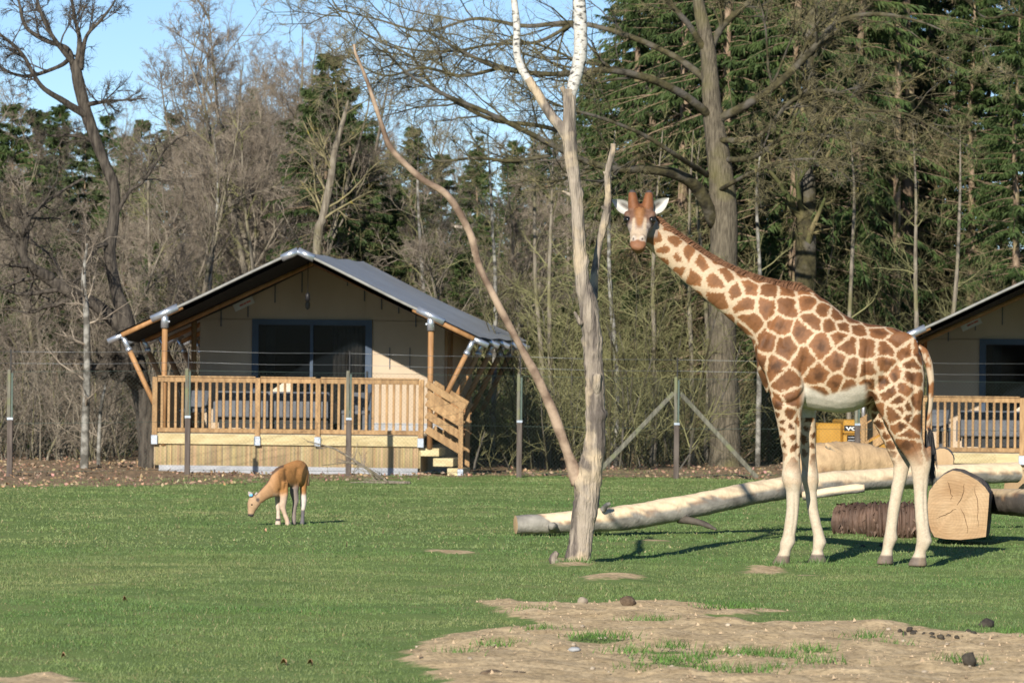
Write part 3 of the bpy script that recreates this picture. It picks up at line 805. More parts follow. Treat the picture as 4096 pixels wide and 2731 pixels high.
# ------------------------------------------------------------------ yellow wheel loader behind the second tent's steps
def loader():
    Y = 92.6
    c = at(3430, 1900, Y); root = empty('wheel_loader', (c[0], Y, 0), math.radians(4)); tag(root, 'yellow wheel loader with its engine cover towards the fence, parked beside the second tent', 'loader')
    k = FPX / Y * 4.0
    def q(nx, ny): p = at(nx, ny, Y); return p[0] - c[0], p[2]
    x0, zt = q(3268, 1692); x1, _ = q(3600, 1700); xm, _ = q(3372, 1700); zb = .55
    bx('engine_cover', (x0, 0, zb), (xm - .002, 1.6, zt), 'loader_yellow', root, bev=.05)
    _, zt2 = q(3400, 1683)
    bx('engine_cover', (xm + .002, -.05, q(3430, 1736)[1]), (x1, 1.6, zt2 + .02), 'loader_yellow', root, bev=.03)
    pl = bx('name_plate', (q(3374, 1760)[0], -.066, q(3430, 1722)[1]), (q(3500, 1760)[0], -.052, q(3430, 1701)[1]), 'black_plastic', root)
    cu = bpy.data.curves.new('lettering', 'FONT'); cu.body = 'VOLVO'; cu.size = .10; cu.extrude = .003; cu.offset = .0035
    to = bpy.data.objects.new('lettering', cu); COL.objects.link(to)
    dg = bpy.context.evaluated_depsgraph_get(); lm = bpy.data.meshes.new_from_object(to.evaluated_get(dg)); bpy.data.objects.remove(to)
    lx = q(3381, 1760)[0]; wx = co_of(lm)[:, 0].max()
    lm.transform(Matrix.Translation((lx, -.07, q(3430, 1720)[1])) @ Matrix.Rotation(math.radians(90), 4, 'X') @ Matrix.Diagonal(((112 / k) / wx, .92, 1, 1)))
    link('lettering', lm, pl, MATS['letter_white'])
    # radiator opening
    a, b_ = q(3388, 1755); a2, b2 = q(3470, 1830)
    g = bx('radiator_grille', (a, .02, .5), (a2, .3, b_), 'black_plastic', root)
    for i in range(6):
        z = .6 + i * .06; bx('grille_bar', (a + .02, .0, z), (a2 - .02, .018, z + .018), 'steel_dull', g)
    for lo, hi in (((a - .08, -.04, .5), (a - .002, .3, b_ + .08)), ((a2 + .002, -.04, .5), (a2 + .6, .3, b_ + .08)), ((a - .08, -.045, b_ + .082), (x1, .3, q(3430, 1737)[1] - .002))):
        bx('cover_frame', lo, hi, 'loader_yellow', root, bev=.01)
    sp = bx('model_plate', (q(3276, 1760)[0], -.02, q(3430, 1806)[1]), (q(3306, 1760)[0], -.008, q(3430, 1788)[1]), 'black_plastic', root)
    bx('plate_mark', (q(3282, 1760)[0], -.026, q(3430, 1804)[1]), (q(3285, 1760)[0], -.0205, q(3430, 1792)[1]), 'letter_white', sp); bx('plate_mark', (q(3285, 1760)[0] + .001, -.026, q(3430, 1804)[1]), (q(3292, 1760)[0], -.0205, q(3430, 1801)[1]), 'letter_white', sp)
    ex, ez = q(3468, 1690); t = MB(); t.tube([(ex, .5, zt), (ex, .5, zt + .5)], .04, 10); t.build('exhaust_pipe', MATS['steel_dull'], root)
    bx('rear_light', (q(3355, 1760)[0] - .05, -.012, q(3430, 1800)[1]), (q(3372, 1760)[0] - .04, .04, q(3430, 1788)[1]), 'galvanised', root)
    cab = bx('cab', (x0 + .25, 1.65, zb), (x1 - .25, 3.1, .85), 'loader_yellow', root)
    bx('cab_glass', (x0 + .27, 1.67, .852), (x1 - .27, 3.08, .95), 'glass', cab)
    for sx in (x0 + .05, x1 - .05):
        for sy in (.7, 3.4):
            t = MB(); t.tube([(sx - .16, sy, .42), (sx - .1, sy, .42), (sx + .1, sy, .42), (sx + .16, sy, .42)], [.3, .42, .42, .3], 20); w_ = t.build('wheel', MATS['black_plastic'], root)
            t = MB(); t.tube([(sx - .165, sy, .42), (sx + .165, sy, .42)], .2, 14); t.build('rim', MATS['loader_yellow'], w_)
loader()
# ------------------------------------------------------------------ trees
def offshoots(r, P, R, n, t0, t1, a0, a1, L, rr, K, wob, up, droop=0.0, rmin=.003, taper=.35):
    """n side shoots on each parent curve; L: shoot length (array per parent or number)"""
    N, KP, _ = P.shape
    idx = np.repeat(np.arange(N), n); m = len(idx)
    t = r.uniform(t0, t1, m); f = t * (KP - 1); i = np.clip(f.astype(int), 0, KP - 2); fr = (f - i)[:, None]
    pos = P[idx, i] * (1 - fr) + P[idx, i + 1] * fr
    tan = norm(P[idx, i + 1] - P[idx, i]); rad = R[idx, i] * (1 - fr[:, 0]) + R[idx, i + 1] * fr[:, 0]
    v = r.normal(size=(m, 3)); v = norm(v - tan * (v * tan).sum(-1, keepdims=True))
    a = r.uniform(a0, a1, m)[:, None]
    d = tan * np.cos(a) + v * np.sin(a)
    Lm = (np.broadcast_to(L, (N,))[idx]) * r.uniform(.55, 1.15, m) * (1.1 - .55 * t)
    r0 = np.maximum(rad * rr * r.uniform(.8, 1.1, m), rmin)
    pts = [pos]; step = (Lm / (K - 1))[:, None]
    for k in range(K - 1):
        d = d + r.normal(0, wob, (m, 3)); d[:, 2] += up - droop * k / K
        d = norm(d); pts.append(pts[-1] + d * step)
    Q = np.stack(pts, 1)
    RR = r0[:, None] * np.linspace(1, taper, K)[None]
    return Q, RR, Lm

def bare_tree(seed, H=13, lean=.06, spread=1.0, n=(15, 8, 7, 6), trunk_r=.13, fork=.30, up=.05):
    r = np.random.default_rng(seed)
    K = 14; d = np.array((r.normal(0, lean), r.normal(0, lean), 1.0)); p = np.zeros(3); pts = [p - (0, 0, .4)]
    for k in range(K - 1):
        d = norm(d + r.normal(0, .075, 3) * (1, 1, .3)); p = p + d * H / (K - 1); pts.append(p)
    T = np.array(pts); TR = trunk_r * np.linspace(1.15, .12, K)
    tr = MB(); tr.tube(T, TR, 10, False)
    P, R = T[None], TR[None]
    cr = MB()
    Q1, R1, L1 = offshoots(r, P, R, n[0], fork, .98, .45, 1.1, H * .34 * spread, .5, 8, .13, up, rmin=.018)
    tr.tubes(Q1, R1, 6)
    Q2, R2, L2 = offshoots(r, Q1, R1, n[1], .18, 1, .4, 1.1, L1 * .55, .55, 6, .16, up * .6, rmin=.010); cr.tubes(Q2, R2, 4)
    Q3, R3, L3 = offshoots(r, Q2, R2, n[2], .15, 1, .4, 1.1, L2 * .55, .6, 4, .18, up * .4, rmin=.006); cr.tubes(Q3, R3, 3)
    Q4, R4, L4 = offshoots(r, Q3, R3, n[3], .1, 1, .4, 1.0, np.maximum(L3 * .6, .18), .7, 3, .2, .02, rmin=.0042); cr.tubes(Q4, R4, 3)
    return tr.mesh('trunk'), cr.mesh('crown')

def thicket(seed, H=4.5, stems=6, spread=.5, n=(9, 6), r0=.022):
    r = np.random.default_rng(seed); K = 7; m = stems
    base = np.stack((r.normal(0, spread, m), r.normal(0, spread, m), np.full(m, -.15)), -1)
    d = norm(np.stack((r.normal(0, .16, m), r.normal(0, .16, m), np.ones(m)), -1)); pts = [base]; h = r.uniform(.5, 1.1, m)[:, None] * H / (K - 1)
    for k in range(K - 1): d = norm(d + r.normal(0, .10, (m, 3))); pts.append(pts[-1] + d * h)
    P = np.stack(pts, 1); R = (r0 * r.uniform(.5, 1.3, m))[:, None] * np.linspace(1.1, .25, K)[None]
    tr = MB(); tr.tubes(P, R, 5); cr = MB()
    Q, RQ, L = offshoots(r, P, R, n[0], .12, 1, .4, 1.25, H * .32, .55, 5, .16, .03, rmin=.006); cr.tubes(Q, RQ, 3)
    Q2, R2, L2 = offshoots(r, Q, RQ, n[1], .1, 1, .4, 1.2, L * .5, .6, 3, .2, .0, rmin=.004); cr.tubes(Q2, R2, 3)
    return tr.mesh('stem'), cr.mesh('twigs')

def sprays(r, Q, n, ln, wd, hang=.75):
    """flat drooping needle sprays along branches"""
    N, K, _ = Q.shape; idx = np.repeat(np.arange(N), n); m = len(idx)
    t = r.uniform(.12, 1.0, m); f = t * (K - 1); i = np.clip(f.astype(int), 0, K - 2); fr = (f - i)[:, None]
    p = Q[idx, i] * (1 - fr) + Q[idx, i + 1] * fr; tan = norm(Q[idx, i + 1] - Q[idx, i])
    side = norm(np.cross(tan, (0, 0, 1.0))) * np.where(r.random(m) < .5, 1, -1)[:, None]
    d = norm(tan * r.uniform(.2, .9, m)[:, None] + side * r.uniform(.1, 1.0, m)[:, None] + np.array((0, 0, -1.0)) * (hang * r.uniform(.3, 1.3, m))[:, None] + r.normal(0, .15, (m, 3)))
    L = ln * r.uniform(.55, 1.2, m)[:, None]; w = norm(np.cross(d, r.normal(size=(m, 3)))) * (wd * r.uniform(.6, 1.2, m))[:, None]
    mid = p + d * L * .45; tip = p + d * L + np.array((0, 0, -1.0)) * L * .12
    return np.stack((p, mid + w, tip, mid - w), 1).reshape(-1, 3), np.arange(m * 4).reshape(-1, 4)

def spruce(seed, H=17, base=.5, R0=3.0, whorls=46, per=7, ns=85, ln=.25, wd=.022, live=.35, trunk_r=.17, sparse=1.0):
    r = np.random.default_rng(seed)
    T = np.array([(r.normal(0, .03), r.normal(0, .03), z) for z in np.linspace(-.4, H, 10)]); tr = MB(); tr.tube(T, trunk_r * np.linspace(1.1, .08, 10), 9, False)
    z = np.sort(r.uniform(base, H * .985, whorls * per)); f = (z - base) / (H - base)
    m = len(z); L = R0 * (1 - f) ** .8 * r.uniform(.55, 1.15, m) + .12
    a = r.uniform(0, 2 * math.pi, m); K = 6; d = np.stack((np.cos(a), np.sin(a), np.interp(f, [0, .5, 1], [-.15, .0, .75]) + r.normal(0, .1, m)), -1); d = norm(d)
    pts = [np.stack((0 * z, 0 * z, z), -1)]
    for k in range(K - 1):
        d = norm(d + r.normal(0, .06, (m, 3)) + np.stack((0 * z, 0 * z, np.interp(k, [0, 3, 5], [-.14, -.08, .10]) * (1 - .5 * f)), -1)); pts.append(pts[-1] + d * (L / (K - 1))[:, None])
    Q = np.stack(pts, 1); RR = (.006 + .022 * (1 - f))[:, None] * np.linspace(1, .25, K)[None]
    lv = f > live + r.normal(0, .06, m)
    tr.tubes(Q, RR, 4)
    cr = MB(); dead = MB()
    if lv.any():
        v, q = sprays(r, Q[lv], ns, ln, wd); cr.add(v, q)
    if (~lv).any():
        q2, r2, _ = offshoots(r, Q[~lv], RR[~lv], 14, .15, 1, .5, 1.2, L[~lv] * .38, .6, 3, .15, -.22, rmin=.0042); dead.tubes(q2, r2, 3)
        q3, r3, _ = offshoots(r, q2, r2, 2, .2, 1, .4, 1.1, .28, .8, 3, .15, -.3, rmin=.0036); dead.tubes(q3, r3, 3)
    return tr.mesh('trunk'), cr.mesh('crown', False), (dead.mesh('dead_twigs') if dead.n else None)

def add_tree(name, parts, x, y, s, rz, label, cat, group, tilt=0.0, sz=None):
    o = empty(name, (x, y, float(ground_z(x, y)) - .02), rz); o.rotation_euler = (tilt * math.cos(rz * 3), tilt * math.sin(rz * 5), rz)
    o.scale = (s, s, sz if sz else s); tag(o, label, cat, group)
    for nm, me, m in parts:
        if me is None: continue
        if len(me.materials) == 0: me.materials.append(MATS[m])
        c_ = link(nm, me, o)
        if nm in ('stem', 'twigs', 'dead_twigs'): c_['kind'] = 'stuff'
    return o

rf = np.random.default_rng(42)
def px_x(nx, Y): return (nx - 2048) / 4 * Y / FPX

def where(nx):
    for lim, ph in ((420, 'around the gnarled broken oak'), (1000, 'behind the left slope of the first tent'), (1900, 'behind the right slope of the first tent'), (2450, 'behind the dead tree'), (3000, 'around the big old oak'), (3500, 'behind the giraffe neck and back'), (9999, 'behind the second tent')):
        if nx < lim: return ph
SKX = [-300, 60, 250, 400, 520, 640, 740, 830, 920, 1020, 1150, 1330, 1480, 1620, 1760, 2000, 2200, 2400, 3000, 4400]
SKZ = [400, 400, 400, 430, 400, 410, 330, 220, 110, 60, 60, 90, 260, 430, 490, 490, 420, 300, 200, 200]
def sky_z(nx, Y, extra=0.0):
    return EYE + (1480 - (np.interp(nx, SKX, SKZ) + extra)) / 4 * Y / FPX
# ---- archetypes
BARE = [bare_tree(100 + i, H=h, spread=s, trunk_r=t, up=u) for i, (h, s, t, u) in enumerate(((11, 1.0, .11, .06), (12, 1.1, .13, .05), (10, .8, .09, .08), (13, .9, .12, .07)))]
THIN = [thicket(200 + i, H=h, stems=k, spread=sp, n=n) for i, (h, k, sp, n) in enumerate(((4.5, 7, .5, (12, 7)), (3.4, 9, .55, (10, 7)), (5.6, 5, .5, (14, 7)), (2.4, 10, .5, (9, 6)), (6.5, 4, .4, (16, 7))))]
SPR = [spruce(300, H=17, live=.30), spruce(301, H=15, R0=2.7, live=.12, base=.3), spruce(302, H=19, R0=3.2, live=.42)]
SML = spruce(310, H=9.5, R0=2.5, whorls=40, per=6, ns=75, ln=.20, wd=.02, live=-.2, trunk_r=.10)
THIN_B = [(t.copy(), c.copy()) for t, c in THIN]
PINE = spruce(320, H=11, base=4.0, R0=2.0, whorls=22, per=6, ns=90, ln=.22, wd=.025, live=-.2, trunk_r=.12)

def sprc(k, nx, Y, s, lab, rz=None):
    t, c, d = SPR[k] if k < 3 else (SML if k == 3 else PINE)
    add_tree('spruce_tree' if k < 4 else 'pine_tree', (('trunk', t, 'trunk_spruce'), ('crown', c, 'needles' if k < 4 else 'needles_pine'), ('dead_twigs', d, 'dead_needle')), px_x(nx, Y), Y, s, rf.uniform(0, 6) if rz is None else rz, lab[0] + ' ' + where(nx), lab[1], lab[2] + ' ' + where(nx))

LS = ('tall dark green spruce', 'tree', 'tall spruces')
for k, nx, Y, s in ((1, 4600, 104, .9), (2, 4780, 108, .9), (0, 4560, 116, .95), (2, 3720, 109, .98), (1, 3880, 106, .80), (0, 4010, 109, .78), (2, 4140, 110, .80), (1, 3240, 114, 1.1), (2, 2860, 109, 1.0), (0, 2600, 113, .95), (1, 3480, 117, 1.1), (0, 3180, 102, 1.0), (1, 3420, 103, 1.05), (2, 3620, 106, 1.0), (1, 3290, 109, 1.0), (0, 3560, 113, 1.05), (0, 3080, 108, .95), (2, 2720, 106, .95), (0, 2540, 109, .9), (1, 2390, 114, .66), (0, 2900, 104, 1.0), (1, 3940, 112, .82), (0, 3800, 108, .72), (2, 3330, 118, 1.1), (1, 3010, 113, 1.08), (0, 2800, 117, 1.1), (2, 2620, 120, 1.0), (1, 4060, 102, .74), (0, 4240, 106, .95), (2, 2480, 126, .7), (0, 3520, 124, 1.15), (1, 3700, 122, .92), (1, 2950, 126, 1.2), (2, 3180, 130, 1.2), (0, 2700, 131, 1.1), (1, 4180, 118, .8), (2, 4420, 112, .9), (0, 2330, 133, .5), (1, 3440, 134, 1.2)):
    sprc(k, nx, Y, s, (('tall dark green spruce', 'tall dark spruce, green almost to the ground,', 'lofty spruce with bare brown lower stem')[k], 'tree', ('tall spruces', 'spruces green to the ground', 'bare stemmed spruces')[k]))
LG = ('small bright green spruce', 'tree', 'small spruces')
for nx, Y, ny in ((1300, 101.5, 190), (1450, 102.5, 520), (1230, 112, 330), (1560, 103, 720), (1390, 108, 330)):
    sprc(3, nx, Y, (EYE + (1480 - ny) / 4 * Y / FPX - float(hill(0, Y))) / 9.6, LG)
LP = ('distant green conifer top', 'tree', 'distant conifers')
for nx, Y, s, k in ((490, 118, .95, 3), (690, 122, .93, 3), (330, 112, .95, 4), (120, 116, .88, 4), (-60, 113, .9, 3), (880, 124, .82, 4), (560, 128, .9, 4), (230, 126, .9, 3), (780, 132, .84, 3), (1000, 130, .86, 3), (1760, 118, .72, 4), (1900, 124, .74, 3), (40, 108, .62, 3), (420, 132, .92, 3), (1130, 126, .9, 3), (1420, 128, .9, 3), (1640, 130, .82, 3), (2060, 130, .7, 3), (2180, 126, .78, 3)):
    s = (sky_z(nx, Y, rf.uniform(260, 420) if 700 < nx < 1450 else rf.uniform(-10, 150)) - float(hill(0, Y))) / (9.7 if k == 3 else 11.2)
    sprc(k, nx, Y, max(s, .3), LP)

LF = ('far green spruce on the rise', 'tree', 'far spruces on the rise')
for nx in np.arange(-700, 2450, 88):
    Y = rf.uniform(140, 172); q = nx + rf.uniform(-40, 40); sprc(3, q, Y, max(.25, (sky_z(q, Y, rf.uniform(250, 450) if 700 < q < 1450 else rf.uniform(40, 260)) - float(hill(0, Y))) / 9.6), LF)
LY = ('young low spruce in the undergrowth', 'tree', 'young spruces in the undergrowth')
for nx in (60, 260, 420, 640, 900, 1130, 1420, 1560, 1700, 1850, 2010, 2150, 2250, 2420, 2560, 2700, 3050, 3150, 3300, 3450, 3580):
    q = nx + rf.uniform(-40, 40); sprc(3, q, rf.uniform(101, 112), rf.uniform(.28, .55), LY)
# ---- leafless trees
LB = [(a + ' leafless brown tree', 'tree', a + ' bare trees') for a in ('spreading', 'wide crowned', 'narrow', 'tall')]
def bare(k, nx, Y, s, rz=None, tw='twig_brown', sz=None, lab=LB):
    t, c = BARE[k]; t2 = t; c2 = c
    add_tree('bare_tree', (('trunk', t2, 'bark_grey'), ('crown', c2, tw)), px_x(nx, Y), Y, s, rf.uniform(0, 6) if rz is None else rz, lab[k][0] + ' ' + where(nx), 'tree', lab[k][2] + ' ' + where(nx), tilt=.05, sz=sz)
spots = []
for nx in np.arange(-700, 4800, 92):
    spots.append((nx + rf.uniform(-40, 40), rf.uniform(98, 118)))
    spots.append((nx + rf.uniform(-40, 40), rf.uniform(116, 138)))
for i, (nx, Y) in enumerate(spots):
    if nx > 2350 and (rf.random() < .80 or Y < 106): continue
    if 1200 < nx < 1640 and Y < 112: continue
    top = sky_z(nx, Y, rf.uniform(-60, 130) if 740 < nx < 1450 else rf.uniform(-30, 240)) - float(hill(0, Y))
    bare(i % 4, nx, Y, max(.35, top / (11.6, 12.6, 10.6, 13.6)[i % 4]))

for nx in np.arange(720, 1210, 48):
    Y = rf.uniform(104, 124); q = nx + rf.uniform(-25, 25); bare(int(rf.integers(0, 4)), q, Y, (sky_z(q, Y, rf.uniform(-50, 140)) - float(hill(0, Y))) / 12.2)
for nx in np.arange(-750, 2500, 58):
    Y = rf.uniform(136, 168); q = nx + rf.uniform(-50, 50); bare(int(rf.integers(0, 4)), q, Y, max(.25, (sky_z(q, Y, rf.uniform(40, 300)) - float(hill(0, Y))) / 12.2))
# ---- thin stems and brushwood
LT = ('sapling clump', 'low brushwood clump', 'tall sapling clump', 'knee high brushwood', 'slender tall stem clump')
spots = []
for nx in np.arange(-620, 4700, 64):
    spots.append((nx + rf.uniform(-30, 30), rf.uniform(91.5, 99))); spots.append((nx + rf.uniform(-30, 30), rf.uniform(97, 109)))
def blocked(x, Y):
    return (-7.6 < x < .1 and Y < 98.5) or (x > 4.8 and Y < 99)
for i, (nx, Y) in enumerate(spots):
    x = px_x(nx, Y)
    if abs(nx - 2895) < 150 and Y < 100: continue
    if nx < 470 and Y < 94: Y += 5; x = px_x(nx, Y)
    if blocked(x, Y): Y = rf.uniform(99.5, 106); x = px_x(nx, Y)
    k = int(rf.integers(0, 5)); br = nx < 1150; t, c = (THIN_B if br else THIN)[k]; s = rf.uniform(.75, 1.2)
    add_tree('sapling_clump', (('stem', t, 'bark_grey' if br else 'bark_moss'), ('twigs', c, 'twig_brown' if br else 'twig_olive')), x, Y, s, rf.uniform(0, 6), 'leafless ' + LT[k] + ' ' + where(nx), 'shrub', LT[k] + 's ' + where(nx))

# ---- hand placed: birches, straight stems
def stem(name, label, cat, pts, rad, m, seed, side=10, twm='twig_brown', L=.9, group=None, t0=.25):
    pts = np.array(pts, float); root = empty(name, (pts[0][0], pts[0][1], 0)); tag(root, label, cat, group); inv = Matrix.Translation((-pts[0][0], -pts[0][1], 0))
    b = woody(pts, rad, 9, 40, .06, seed); me = b.mesh('trunk'); me.transform(inv); link('trunk', me, root, MATS[m])
    r = np.random.default_rng(seed); Q = spline(np.column_stack((pts, rad)), 20); P, R = Q[None, :, :3], Q[None, :, 3]
    c = MB(); q, rr, l = offshoots(r, P, R, side, t0, 1, .5, 1.2, L, .4, 6, .14, .06, rmin=.012); c.tubes(q, rr, 4)
    q2, r2, l2 = offshoots(r, q, rr, 7, .15, 1, .4, 1.1, l * .5, .6, 4, .18, .03, rmin=.006); c.tubes(q2, r2, 3)
    q3, r3, l3 = offshoots(r, q2, r2, 4, .15, 1, .4, 1.1, l2 * .5, .7, 3, .2, .0, rmin=.004); c.tubes(q3, r3, 3)
    me = c.mesh('crown'); me.transform(inv); link('crown', me, root, MATS[twm])
stem('birch_tree', 'slim pale grey birch stem between the fence and the first tent', 'tree', [at2(193, 1105, 89), at2(196, 980, 89), at2(200, 850, 89), at2(198, 720, 89), at2(192, 640, 89), at2(200, 560, 89)], [.085, .08, .072, .06, .045, .02], 'birch', 1, 12, L=1.2)
stem('birch_tree', 'thin pale stem beside the slim birch near the first tent', 'tree', [at2(226, 1100, 91), at2(228, 1000, 91), at2(235, 920, 91), at2(258, 830, 91)], [.045, .04, .03, .012], 'birch', 2, 8)
stem('bare_tree', 'slender leaning pale stem rising behind the first tent roof', 'tree', [at2(715, 700, 99) * (1, 1, 0), at2(728, 580, 99), at2(742, 500, 99), at2(760, 410, 99), at2(768, 350, 99), at2(790, 270, 99), at2(800, 230, 99)], [.12, .10, .09, .08, .07, .05, .02], 'bark_grey', 3, 12, 'twig_lichen', 1.6)
stem('bare_tree', 'thick mossy straight trunk to the right of the oak', 'tree', [at2(1850, 1100, 101) * (1, 1, 0), at2(1850, 700, 101), at2(1852, 500, 101), at2(1856, 350, 101), at2(1862, 150, 101), at2(1866, -60, 101)], [.27, .24, .22, .19, .16, .12], 'bark_moss', 4, 22, 'dead_needle', 2.2)
stem('bare_tree', 'reddish straight conifer trunk behind the giraffe back', 'tree', [at2(2058, 1150, 103) * (1, 1, 0), at2(2058, 720, 103), at2(2060, 500, 103), at2(2062, 300, 103), at2(2064, 50, 103)], [.115, .10, .09, .08, .06], 'trunk_spruce', 5, 26, 'dead_needle', 1.7, t0=.1)
for i, (a, b) in enumerate(((1415, 1400), (1262, 1268), (1500, 1510), (1740, 1738), (2112, 2104), (2168, 2205), (1130, 1128), (1240, 1228), (1620, 1600), (990, 960), (350, 340), (600, 560), (480, 500), (1590, 1585), (1955, 1962))):
    Y = rf.uniform(95, 101) if not (i in (9, 10, 11, 12)) else 101
    stem('bare_tree', 'thin pale winter stem ' + where(a * 1.7415), 'tree', [at2(a, 1095, Y) * (1, 1, 0), at2(a + rf.uniform(-8, 8), 850, Y), at2((a + b) / 2 + rf.uniform(-10, 10), 650, Y), at2(b, 450, Y), at2(b + rf.uniform(-15, 15), 300, Y)], [.06, .054, .043, .03, .008], 'bark_grey' if i % 3 else 'birch', 20 + i, 14, 'twig_olive', 1.3, 'thin pale stems ' + where(a * 1.7415), .2)

# ---- the old oak
def limbs_tree(name, label, trunk, limbs, bark, limb_m, twig_m, seed, n=(9, 6, 5, 4), L0=1.0, upb=.02, rtw=.0045):
    base = trunk[0][0]; root = empty(name, (base[0], base[1], 0)); tag(root, label, 'tree'); inv = Matrix.Translation((-base[0], -base[1], 0))
    b = woody([p for p, r_ in trunk], [r_ for p, r_ in trunk], 18, 60, .07, seed); me = b.mesh('trunk'); me.transform(inv); link('trunk', me, root, MATS[bark])
    r = np.random.default_rng(seed); PP, RR, LL = [], [], []
    for lb in limbs:
        w = woody([p for p, r_ in lb], [r_ for p, r_ in lb], 10, 40, .10, seed + len(PP)); me = w.mesh('limb'); me.transform(inv); link('limb', me, root, MATS[limb_m])
        Q = spline(np.array([list(p) + [r_] for p, r_ in lb]), 12); PP.append(Q[:, :3]); RR.append(np.maximum(Q[:, 3], .012)); LL.append(np.linalg.norm(np.diff(Q[:, :3], axis=0), axis=1).sum())
    P, R, L = np.array(PP), np.array(RR), np.array(LL)
    c1, c2 = MB(), MB()
    q1, r1, l1 = offshoots(r, P, R, n[0], .22, 1, .35, 1.15, np.clip(L * .36, .8, 2.6) * L0, .5, 8, .17, upb, rmin=.016, taper=.25); c1.tubes(q1, r1, 5)
    q2, r2, l2 = offshoots(r, q1, r1, n[1], .15, 1, .4, 1.2, l1 * .5, .55, 6, .2, upb, rmin=.009); c1.tubes(q2, r2, 4)
    q3, r3, l3 = offshoots(r, q2, r2, n[2], .12, 1, .4, 1.2, l2 * .6, .55, 5, .18, .02, rmin=.0048); c2.tubes(q3, r3, 3)
    q4, r4, l4 = offshoots(r, q3, r3, n[3], .1, 1, .4, 1.2, np.maximum(l3 * .65, .22), .6, 4, .16, .02, rmin=rtw); c2.tubes(q4, r4, 3)
    for nm, c, m in (('branches', c1, limb_m), ('crown', c2, twig_m)):
        me = c.mesh(nm); me.transform(inv); tag(link(nm, me, root, MATS[m]), kind='stuff')
    return root
YO = 97.0
ko = FPX / YO * 4.0
def lb(*pts): return [(at(a, b, YO) + (0, d, 0), w * .64 / 2 / ko) for a, b, w, d in pts]
oak_limbs = [
    lb((2850, 470, 60, 0), (2720, 380, 52, -.6), (2560, 320, 44, -1.2), (2400, 300, 40, -1.6), (2200, 320, 32, -1.9), (2000, 300, 26, -2.2), (1840, 230, 20, -2.4), (1700, 150, 12, -2.6)),
    lb((2860, 900, 90, 0), (2790, 760, 80, -.4), (2700, 705, 70, -.9), (2580, 690, 56, -1.4), (2450, 690, 44, -1.8), (2300, 650, 36, -2.2), (2120, 560, 32, -2.6), (1950, 480, 28, -2.8), (1780, 410, 24, -3.0), (1640, 330, 16, -3.1), (1560, 240, 10, -3.2)),
    lb((2300, 560, 30, -1.6), (2150, 520, 28, -1.8), (1980, 500, 26, -1.8), (1850, 440, 24, -1.9), (1740, 370, 20, -2.0), (1650, 250, 15, -2.0), (1500, 180, 10, -2.0), (1330, 60, 6, -2.0)),
    lb((2840, 330, 50, 0), (2700, 220, 42, .4), (2500, 130, 36, .6), (2300, 80, 30, .8), (2100, 90, 26, 1.0), (1900, 60, 22, 1.0), (1700, 110, 16, 1.1), (1500, 60, 12, 1.2), (1300, 10, 8, 1.2)),
    lb((2200, 640, 26, -2.0), (2050, 660, 22, -2.0), (1900, 650, 18, -2.0), (1750, 660, 14, -2.0), (1600, 600, 8, -2.0)),
    lb((2870, 480, 58, 0), (2990, 420, 50, -.5), (3120, 330, 44, -.9), (3230, 220, 38, -1.2), (3330, 110, 32, -1.4), (3480, 80, 26, -1.6), (3640, 110, 16, -1.8), (3760, 160, 8, -2.0)),
    lb((2860, 560, 40, 0), (3020, 560, 30, -1.0), (3150, 420, 26, -1.4), (3300, 380, 22, -1.6), (3420, 450, 18, -1.8), (3600, 480, 13, -2.0), (3740, 560, 8, -2.1)),
    lb((2900, 640, 40, 0), (3000, 640, 30, -1.2), (3130, 560, 26, -1.6), (3280, 560, 20, -1.8), (3450, 600, 15, -2.0), (3620, 640, 8, -2.1)),
    lb((2830, 250, 46, 0), (2880, 120, 40, .2), (2980, 20, 34, .3), (3100, -80, 28, .4), (3250, -150, 18, .5)),
    lb((2820, 200, 44, 0), (2740, 90, 38, -.4), (2640, 0, 32, -.7), (2500, -70, 26, -1.0), (2350, -120, 16, -1.2)),
    lb((2830, 700, 40, 0), (2700, 640, 30, -1.6), (2560, 560, 24, -2.2), (2400, 500, 20, -2.6), (2250, 460, 14, -2.8), (2120, 400, 8, -3.0)),
    lb((2000, 300, 24, -2.2), (1850, 330, 20, -2.2), (1700, 300, 16, -2.3), (1550, 330, 12, -2.3), (1400, 260, 7, -2.4)),
    lb((2300, 80, 26, .8), (2150, 160, 22, .6), (1980, 170, 18, .5), (1800, 200, 15, .4), (1620, 190, 11, .3), (1450, 130, 6, .2)),
    lb((2880, 760, 30, -.2), (3000, 700, 24, -1.4), (3130, 660, 18, -2.0), (3280, 660, 12, -2.4), (3400, 690, 6, -2.6)),
]
oak_trunk = [(at(2905, 1905, YO) * (1, 1, 0) - (0, 0, .2), 150 / 2 / ko), (at(2900, 1750, YO), 128 / 2 / ko), (at(2890, 1400, YO), 116 / 2 / ko), (at(2892, 1100, YO), 112 / 2 / ko), (at(2895, 850, YO), 108 / 2 / ko), (at(2870, 600, YO), 92 / 2 / ko), (at(2845, 400, YO), 74 / 2 / ko), (at(2835, 220, YO), 62 / 2 / ko), (at(2800, 40, YO), 50 / 2 / ko), (at(2770, -160, YO), 36 / 2 / ko)]
limbs_tree('oak_tree', 'old leafless oak with thick grey trunk and wide mossy limbs behind the giraffe', oak_trunk, oak_limbs, 'bark_oak', 'bark_moss', 'twig_lichen', 71, n=(13, 8, 5, 3), L0=1.25, rtw=.0032)

